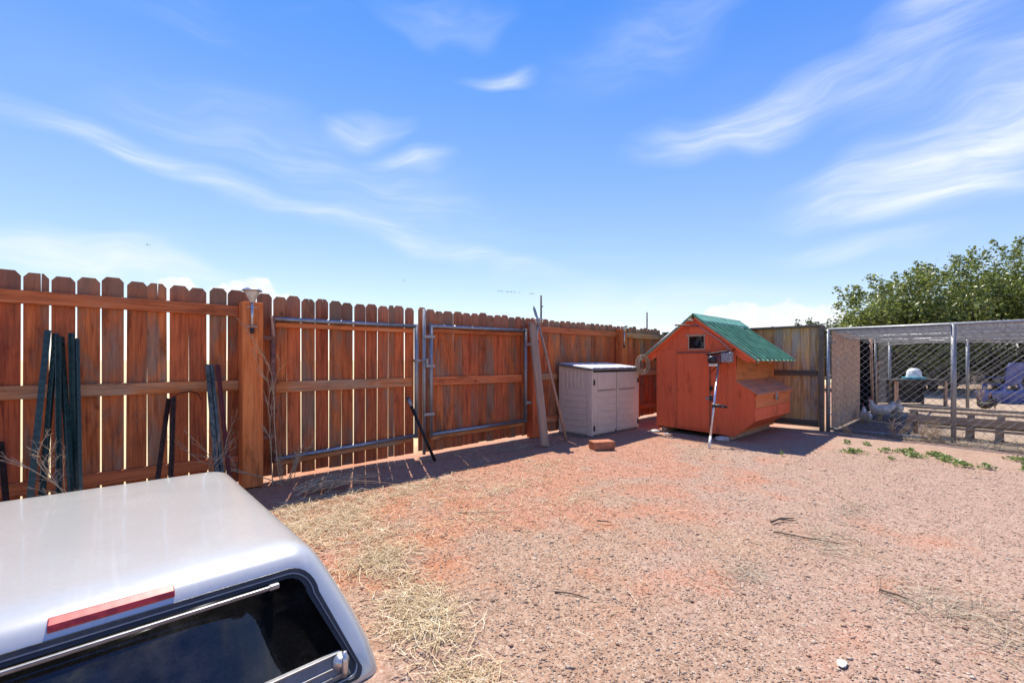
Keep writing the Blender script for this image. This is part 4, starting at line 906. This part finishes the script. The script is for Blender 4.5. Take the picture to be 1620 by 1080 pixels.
# ------------------------------------------------------------------ truck cap lying on the ground
def truck_cap():
    CX, CY = -.08, -2.2; g = empty('truck_cap', (CX, CY, 0)); tag(g, 'silver pickup truck cap with tinted rear window set on the ground', 'truck cap')
    # levels: z, half width, rear y (negative = towards the camera), front y, corner radius
    lv = [(0, .88, -1.085, 1.06, .05), (.02, .879, -1.083, 1.06, .055), (.10, .865, -1.035, 1.055, .06), (.20, .832, -.968, 1.04, .065), (.29, .795, -.908, 1.02, .075), (.345, .770, -.873, 1.0, .08),
          (.385, .750, -.848, .985, .085), (.412, .733, -.829, .97, .09), (.430, .715, -.808, .95, .09), (.442, .693, -.782, .925, .09), (.450, .662, -.745, .89, .09), (.455, .61, -.69, .84, .09), (.459, .50, -.58, .74, .09), (.463, .33, -.40, .58, .08), (.466, .15, -.2, .3, .04)]
    def ring(z, hw, yr, yf, r, n=6):
        pts = []
        for cx, cy, a0 in ((hw-r, yf-r, 0), (-hw+r, yf-r, 90), (-hw+r, yr+r, 180), (hw-r, yr+r, 270)):
            for k in range(n+1): a = R(a0+90*k/n); pts.append((cx+r*math.cos(a), cy+r*math.sin(a), z))
        return pts
    def loft(levels, flip=False):
        m = MB(); k = None
        for L in levels: rg_ = ring(*L); k = len(rg_); m.v += rg_
        for i in range(len(levels)-1):
            for j in range(k): a = i*k+j; b = i*k+(j+1) % k; m.f.append((a, b, b+k, a+k))
        m.f.append(tuple((len(levels)-1)*k+j for j in range(k))); return m, k
    mo, k = loft(lv); inner = [(z-(.0 if i == 0 else .012 if z > .4 else .0), hw-.022, yr+.022, yf-.022, r) for i, (z, hw, yr, yf, r) in enumerate(lv)]
    mi, _ = loft(inner); n0 = len(mo.v); mo.v += mi.v; mo.f += [tuple(n0+i for i in reversed(f)) for f in mi.f]
    for j in range(k): a, b = j, (j+1) % k; mo.f.append((b, a, n0+a, n0+b))
    sh = mo.build('shell', 'silver', g)
    def yrear(z):
        for i in range(len(lv)-1):
            if lv[i][0] <= z <= lv[i+1][0]: t_ = (z-lv[i][0])/(lv[i+1][0]-lv[i][0]); return lv[i][2]+(lv[i+1][2]-lv[i][2])*t_
        return lv[-1][2]
    def rrect(b0, b1, z0, z1, rb, rt, n=7):      # trapezoid with round corners, half widths b0 (bottom) and b1 (top)
        c = [(b0, z0, rb, -90, 0), (b1, z1, rt, 0, 90), (-b1, z1, rt, 90, 180), (-b0, z0, rb, 180, 270)]; pts = []
        for x, z, r, a0, a1 in c:
            cx = x-math.copysign(r, x); cz = z+r if z == z0 else z-r
            for i in range(n+1): a = R(a0+(a1-a0)*i/n); pts.append((cx+r*math.cos(a), cz+r*math.sin(a)))
        return pts
    # openings
    cut = MB().prism(rrect(.800, .702, .022, .392, .03, .09), lambda p, q, d: (p, d, q), -1.3, -.70).mesh('cut')
    cut2 = MB().prism([(-.78, .13), (.72, .13), (.66, .325), (-.66, .325)], lambda p, q, d: (d, p, q), -1.2, 1.2).mesh('cut2')
    for cme in (cut, cut2):
        co = bpy.data.objects.new('cutter', cme); col.objects.link(co); co.parent = g
        bo = sh.modifiers.new('b', 'BOOLEAN'); bo.operation = 'DIFFERENCE'; bo.object = co; bo.solver = 'EXACT'
        bpy.context.view_layer.update(); dg = bpy.context.evaluated_depsgraph_get()
        nm = bpy.data.meshes.new_from_object(sh.evaluated_get(dg)); sh.modifiers.clear(); sh.data = nm
        bpy.data.objects.remove(co)
    bm = bmesh.new(); bm.from_mesh(sh.data); 
    for f in bm.faces: f.smooth = True
    for e in bm.edges:
        if len(e.link_faces) == 2 and e.calc_face_angle(0) > R(38): e.smooth = False
    bm.to_mesh(sh.data); bm.free()
    def strip(o1, o2, d1, d2, nm, mat, par):       # closed ring between two outlines standing d1..d2 proud of the rear face
        m = MB(); k = len(o1)
        for o_, d_ in ((o1, d1), (o1, d2), (o2, d2), (o2, d1)): m.v += [(p, yrear(q)-d_, q) for p, q in o_]
        for a in range(4):
            b = (a+1) % 4
            for j in range(k): j2 = (j+1) % k; m.f.append((a*k+j, a*k+j2, b*k+j2, b*k+j))
        return m.build(nm, mat, par, smooth=False)
    door = empty('rear_door', (0, 0, 0)); door.parent = g
    strip(rrect(.806, .708, .018, .397, .03, .095), rrect(.794, .694, .028, .385, .03, .084), -.012, .005, 'seal', 'black', door)
    strip(rrect(.793, .693, .029, .384, .03, .083), rrect(.789, .689, .033, .380, .03, .080), -.016, .002, 'chrome_line', 'galv', door)
    strip(rrect(.788, .688, .034, .379, .03, .079), rrect(.764, .668, .055, .366, .03, .062), -.024, -.006, 'frame', 'black', door)
    gl = rrect(.752, .642, .054, .337, .03, .07); m = MB(); k2 = len(gl)
    # glass as a thin curved sheet filled from the outline
    zs = [.054+(.313)*i/10 for i in range(11)]
    hwz = lambda z: .768+(.676-.768)*(z-.054)/.313
    for z in zs:
        cr = hwz(z)-(max(0, (z-.325)/.042)**2*.04)
        m.v += [(-cr, yrear(z)+.018, z), (cr, yrear(z)+.018, z)]
    for i in range(10): m.f.append((2*i, 2*i+1, 2*i+3, 2*i+2))
    go = m.build('glass', 'glass', door, smooth=True); s_ = go.modifiers.new('th', 'SOLIDIFY'); s_.thickness = .004
    # top rail of the sash with its end bracket, lower rail, T handle
    MB().beam((-.62, yrear(.358)-.004, .358), (.545, yrear(.358)-.004, .358), .014, .014).build('sash_rail', 'sashgrey', door, bevel=.004)
    MB().beam((.54, yrear(.358)-.004, .358), (.575, yrear(.358)-.002, .358), .020, .018).build('bracket', 'galv', door, bevel=.004)
    m = MB(); m.quadbox([(-.765, yrear(.04)-.002, .04), (.765, yrear(.04)-.002, .04), (.765, yrear(.04)+.014, .04), (-.765, yrear(.04)+.014, .04), (-.742, yrear(.112)-.002, .112), (.742, yrear(.112)-.002, .112), (.742, yrear(.112)+.014, .112), (-.742, yrear(.112)+.014, .112)])
    lr = m.build('lower_rail', 'sheddark', door, bevel=.003)
    for z in (.052, .075, .110): MB().beam((-.745, yrear(z)-.004, z), (.745, yrear(z)-.004, z), .004, .005).build('bead', 'galv', lr)
    for sx_ in (-1, 1):
        h = empty('handle', (sx_*.735, yrear(.085)-.004, .085)); h.parent = door
        MB().lathe([(.03, 0), (.03, .008), (.018, .014), (.014, .035), (0, .036)], n=16).build('escutcheon', 'silverplastic', h, smooth=True).rotation_euler = (R(66), 0, 0)
        MB().tube([(0, -.034, -.035), (0, -.04, -.012), (.0, -.041, .02), (.0, -.034, .055)], [.009, .011, .011, .008], 10).build('grip', 'silverplastic', h, smooth=True)
    # side windows
    for sx_ in (-1, 1):
        hwz2 = lambda z: np.interp(z, [l[0] for l in lv], [l[1] for l in lv])
        m = MB(); o1 = [(-.80, .115), (.74, .115), (.675, .338), (-.675, .338)]; o2 = [(-.76, .145), (.70, .145), (.645, .315), (-.645, .315)]
        for o_, d_ in ((o1, -.01), (o1, .006), (o2, .006), (o2, -.01)): m.v += [(sx_*(hwz2(q)+d_), p, q) for p, q in o_]
        for a in range(4):
            for j in range(4): m.f.append((a*4+j, a*4+(j+1) % 4, ((a+1) % 4)*4+(j+1) % 4, ((a+1) % 4)*4+j))
        sw = m.build('side_window_frame', 'black', g)
        m = MB().prism(o2, lambda p, q, d: (sx_*(hwz2(q)-.012+d), p, q), 0, .004); m.build('pane', 'glass', sw)
    # third brake light set in the rear roll of the roof
    m = MB(); nn = 12; hwb = .148; c0 = .118
    for i in range(nn+1):
        x = c0-hwb+2*hwb*i/nn
        for z, d in ((.411, .0), (.4125, .006), (.425, .013), (.4375, .008), (.4395, .0)): m.v.append((x, yrear(z)-d*.8, z+d*.45))
    for i in range(nn):
        for j in range(5): a = i*5+j; b = i*5+(j+1) % 5; m.f.append((a, b, b+5, a+5))
    m.f.append((4, 3, 2, 1, 0)); m.f.append(tuple(nn*5+j for j in range(5)))
    m.build('brake_light', 'redlens', g, bevel=.003)
    return g
truck_cap()

# ------------------------------------------------------------------ dry weeds, straw, gravel, small plants
def weed(loc, lean_, h, seed, label, n0=1, spread=.5, r0=.006, cat='dry weed', depth=3, droop=0, group=None, mat='drystalk'):
    rr = random.Random(seed); m = MB()
    def gr(p, d, L, r, lv):
        pts = [p]; q = d
        for i in range(5):
            q = (q+Vector((rr.uniform(-.12, .12), rr.uniform(-.12, .12), rr.uniform(-.1, .06)-droop))).normalized(); p = p+q*L/5; pts.append(p)
        m.tube(pts, r, 4, r*.5)
        if lv < depth:
            for k in range(rr.randint(5, 7) if lv == 0 else rr.randint(3, 5)):
                i = rr.randint(2 if lv == 0 else 1, 5); a = rr.uniform(0, 6.28)
                nd = (q*.8+Vector((math.cos(a), math.sin(a), rr.uniform(-.1, .7)))*spread).normalized(); gr(pts[i], nd, L*rr.uniform(.22, .48), r*.6, lv+1)
    for k in range(n0):
        gr(Vector((rr.uniform(-.05, .05)*(n0 > 1), rr.uniform(-.05, .05)*(n0 > 1), 0)), (Vector(lean_)+Vector((rr.uniform(-.2, .2), rr.uniform(-.2, .2), 0))*(n0 > 1)).normalized(), h*rr.uniform(.6, 1) if n0 > 1 else h, r0, 0)
    o = m.build('dry_weed', mat, None, loc); return tag(o, label, cat, group)
weed((-.02, -.62, 0), (-.38, .04, .85), .60, 4, 'pale branching dead weed in front of the green post bundle', 1, .6, .0045, depth=4)
weed((.03, -.58, 0), (-.35, .02, .8), .62, 9, 'shorter dead weed behind the truck cap edge', 1, .6, .004)
weed((1.26, -.20, 0), (-.16, -.02, 1), 1.12, 21, 'tall thin dead weed beside the thick gate post', 2, .38, .005)
weed((1.30, -.24, 0), (-.75, -.05, .55), .72, 27, 'dead stalk slanting across the foot of the thick gate post', 1, .45, .005)
weed((1.36, -.22, 0), (.05, -.1, 1), .34, 33, 'low tuft of dead stems at the rusty gate hinge', 6, .4, .004)
weed((.55, -.35, 0), (.42, .05, .75), .62, 38, 'faint dead stalk between the rusty and green posts', 1, .4, .003)
for k, (x, y, h) in enumerate(((8.93, -3.95, .3), (8.9, -4.25, .34), (8.93, -4.45, .26), (8.86, -3.4, .22))):
    weed((x, y, 0), (rnd.uniform(-.5, .3), rnd.uniform(-.5, .5), .7), h, 50+k, 'curled dead weed clump at the foot of the chain link', 6, .6, .005, group='dead weeds along the run', depth=2, droop=.08)
weed(tuple(cw(12.0, 11.3)), (.1, 0, 1), .6, 71, 'pinkish dead bush standing inside the run near the tub', 3, .6, .008)
def blades(C, L, w, name, mat, label, rg, flat=.25, kind='stuff', loc=(0, 0, 0), dirs=None, lift=.0):
    n = len(C); a = rg.uniform(0, 2*np.pi, n) if dirs is None else dirs
    el_ = np.abs(rg.normal(0, flat, n)); d = np.stack([np.cos(a)*np.cos(el_), np.sin(a)*np.cos(el_), np.sin(el_)], 1)
    s = np.stack([-np.sin(a), np.cos(a), rg.normal(0, .5, n)], 1); s /= np.linalg.norm(s, axis=1)[:, None]
    Ls = L*rg.uniform(.35, 1.4, n)[:, None]; W = w*rg.uniform(.6, 1.4, n)[:, None]
    b = C.copy(); bend = s*Ls*rg.normal(0, .12, n)[:, None]
    mid = b+d*Ls*.5+bend+np.array([0, 0, 1])*Ls*.04; tip = b+d*Ls; tip[:, 2] = b[:, 2]+(tip[:, 2]-b[:, 2])*.65
    v = np.stack([b-s*W, b+s*W, mid+s*W, mid-s*W, tip+s*W*.4, tip-s*W*.4], 1).reshape(-1, 3); k = np.arange(n)[:, None]*6
    f = np.concatenate([k+np.array([0, 1, 2, 3]), k+np.array([3, 2, 4, 5])]); o = link(name, np_mesh(name, v, f), mat)
    return tag(o, label, name.replace('_', ' '), None, kind)
def clumps(specs, rg):
    out = []
    for (x, y, sx, sy, n) in specs: out.append(np.stack([rg.normal(x, sx, n), rg.normal(y, sy, n)], 1))
    p = np.concatenate(out); return p
def on_ground(p, dz=.003): return np.concatenate([p, (hf(p[:, 0], p[:, 1])+dz)[:, None]], 1)
sp = []
r_ = np.random.default_rng(5)
for k in range(90):
    u = .95+r_.gamma(2.0, .55); wv = .75+r_.gamma(2.2, .32); sp.append((u, -wv, r_.uniform(.05, .26), r_.uniform(.03, .12), int(r_.uniform(20, 120)*(1.2-min(1, wv/4)))))
for k in range(20): sp.append((r_.uniform(.95, 1.5), -r_.uniform(1.4, 2.6), .10, .08, int(r_.uniform(40, 130))))
for k in range(14): (lambda w_: sp.append((1.28-.25*(w_-2.4)+r_.normal(0, .05), -w_, .07, .09, 170)))(r_.uniform(2.4, 3.7))
sp += [(1.0, -1.35, .12, .2, 500), (4.3, -.5, .45, .12, 500), (3.0, -.25, .5, .06, 350), (2.2, -2.2, .3, .10, 260), (2.6, -1.8, .3, .08, 220), (3.0, -2.4, .25, .10, 160)]
p = clumps(sp, r_); p = p[(p[:, 1] < -.12) & ~((p[:, 0] < .85) & (p[:, 1] > -3.4))]
blades(on_ground(p, .006), .10, .0013, 'straw', 'straw', 'dry straw scattered over the red soil near gates and truck cap', r_, .16)
p = np.stack([r_.uniform(.9, 8.5, 5200), -r_.uniform(.9, 6.8, 5200)], 1); blades(on_ground(p, .004), .05, .0011, 'plant_litter', 'hay', 'thin plant litter strewn across the gravel', r_, .12)
p = np.stack([r_.uniform(.9, 8.5, 420), -r_.uniform(.9, 6.8, 420)], 1); blades(on_ground(p, .007), .022, .0035, 'wood_chips', 'twig', 'small dark bark chips strewn over the gravel', r_, .25)
# flattened grey grass clumps on the gravel
p = clumps([(2.98, -4.78, .13, .10, 130), (2.90, -5.05, .14, .15, 190), (3.05, -4.58, .12, .07, 80), (3.5, -4.15, .16, .10, 120), (2.6, -3.9, .16, .08, 90), (4.4, -4.1, .2, .06, 90)], r_)
blades(on_ground(p, .006), .16, .0012, 'dead_grass', 'hay', 'flattened grey dead grass lying on the gravel', r_, .1, dirs=r_.normal(R(-75), .8, len(p)))
p = clumps([(8.88, -3.9-.35*k, .07, .16, 260) for k in range(8)]+[(9.3, -5.0, .2, .5, 700)], r_); blades(on_ground(p, .004), .14, .0016, 'dry_grass', 'hay', 'dry grass litter along the foot of the chain link', r_, .5)
# pile of pale stalks in the gate shadow
m = MB(); rr = random.Random(2)
for k in range(46):
    x = rr.uniform(1.25, 1.6); y = -rr.uniform(.60, .86); a = rr.gauss(R(12), .28); L = rr.uniform(.2, .62); z = rr.uniform(.01, .07)
    pts = [Vector((x+math.cos(a)*L*i/4+rr.uniform(-.012, .012), y+math.sin(a)*L*i/4+rr.uniform(-.012, .012), z+.03*math.sin(i*.8)+rr.uniform(0, .012))) for i in range(5)]
    m.tube(pts, rr.uniform(.0025, .006), 4, .0015)
tag(m.build('stalk_pile', 'drystalk'), 'heap of pale dead stalks lying in the gate shadow', 'stalks', None, 'stuff')
# twigs
def twig(pts, r, label, mat='twig', fork=None):
    m = MB().tube([Vector(p) for p in pts], r, 6, r*.4)
    if fork: m.tube([Vector(p) for p in fork], r*.7, 5, r*.3)
    return tag(m.build('twig', mat), label, 'twig')
twig([(3.616, -3.80, .012), (3.72, -3.83, .022), (3.83, -3.89, .012)], .009, 'short dark twig arched on the open gravel above a longer stem', fork=[(3.70, -3.825, .02), (3.78, -3.92, .015)])
twig([(3.446, -3.87, .008), (3.47, -4.05, .012), (3.55, -4.27, .006)], .006, 'longer thin grey twig lying flat beside the short arched one')
twig([(4.86, -3.94, .008), (4.62, -4.13, .012), (4.585, -4.29, .006)], .004, 'thin pale bent stem lying on the gravel before the run', 'drystalk')
twig([(1.72, -3.36, .008), (1.76, -3.43, .013), (1.80, -3.52, .008)], .005, 'stubby grey twig on gravel opposite the truck cap')
twig([(2.712, -2.90, .008), (2.74, -2.96, .012), (2.76, -2.99, .008)], .006, 'tiny dark twig on the pink gravel in mid yard')
twig([(2.972, -4.50, .008), (2.96, -4.58, .014), (2.94, -4.66, .008)], .006, 'dark twig at the end of the flattened grass')
twig([(2.05, -2.05, .01), (2.2, -2.2, .016), (2.4, -2.33, .008)], .005, 'pale brown stalk lying among straw between cap and gate', 'drystalk')
# green weeds
WG = 'low spread of fresh green weed on the gravel before the run'
wp = [(7.2, -3.70, .10, 130), (7.55, -3.98, .07, 60), (7.66, -4.14, .08, 70), (7.44, -4.27, .08, 90), (7.68, -4.45, .09, 120), (7.42, -4.57, .09, 120), (7.20, -4.70, .07, 80), (7.25, -4.88, .06, 60), (8.05, -5.15, .09, 90), (7.7, -5.2, .05, 50), (7.35, -5.18, .04, 30), (7.85, -4.20, .04, 40), (7.0, -4.1, .03, 20), (6.35, -3.1, .02, 14), (7.9, -3.5, .05, 40), (7.65, -5.5, .08, 70), (7.95, -3.72, .05, 40)]
rg = np.random.default_rng(9)
for i, (x, y, r_s, n) in enumerate(wp):
    c = np.concatenate([rg.normal(0, r_s*.55, (n, 2)), rg.uniform(.005, .05, (n, 1))], 1); c[:, 2] *= np.exp(-(np.hypot(c[:, 0], c[:, 1])/r_s)**2*.6)+.2
    o = link('green_weed', leaf_mesh(c, 0, .038, 'green_weed', rg, .5), 'weedleaf', None, (x, y, 0)); tag(o, WG, 'weed', 'green weeds on the gravel')
# gravel stones proud of the ground
rg = np.random.default_rng(21)
def pebbles(n, name, lo, hi, smin, smax, pw):
    # denser where the yard is closest and most worn: polar scatter about the yard's near corner
    th = rg.uniform(R(-6), R(112), n); rad = lo+(hi-lo)*rg.uniform(0, 1, n)**pw
    a = th+R(-12); x = rad*np.cos(a); y = -4.88+rad*np.sin(a)
    keep = (y < -.15) & (x < 8.85) & ~((x < .84) & (y > -3.35)); x, y = x[keep], y[keep]; n = len(x)
    s = smin*(smax/smin)**(rg.uniform(0, 1, n)**1.7)
    oc = np.array([[1, 0, 0], [0, 1, 0], [-1, 0, 0], [0, -1, 0], [0, 0, .55], [0, 0, -.5]]); v = oc[None]*rg.uniform(.6, 1.25, (n, 6, 1))*s[:, None, None]
    ca = rg.uniform(0, 6.28, n); tl = rg.normal(0, .35, n); c_, s_ = np.cos(ca), np.sin(ca)
    vx = v[..., 0]*c_[:, None]-v[..., 1]*s_[:, None]; vy = v[..., 0]*s_[:, None]+v[..., 1]*c_[:, None]; vz = v[..., 2]+vx*np.sin(tl)[:, None]*.5
    v = np.stack([vx+x[:, None], vy+y[:, None], vz+(hf(x, y)+s*.12)[:, None]], -1).reshape(-1, 3)
    f0 = np.array([[0, 1, 4], [1, 2, 4], [2, 3, 4], [3, 0, 4], [1, 0, 5], [2, 1, 5], [3, 2, 5], [0, 3, 5]]); f = (np.arange(n)[:, None, None]*6+f0[None]).reshape(-1, 3)
    o = link(name, np_mesh(name, v, f), 'pebble'); tag(o, 'loose crushed pink granite gravel covering the yard' if name == 'gravel' else 'bigger loose granite stones lying about on the gravel', 'gravel', None, 'stuff')
pebbles(3500, 'loose_stones', 1.3, 7.5, .008, .017, .9)
pebbles(190000, 'gravel', 1.2, 7.5, .0024, .0080, .85)
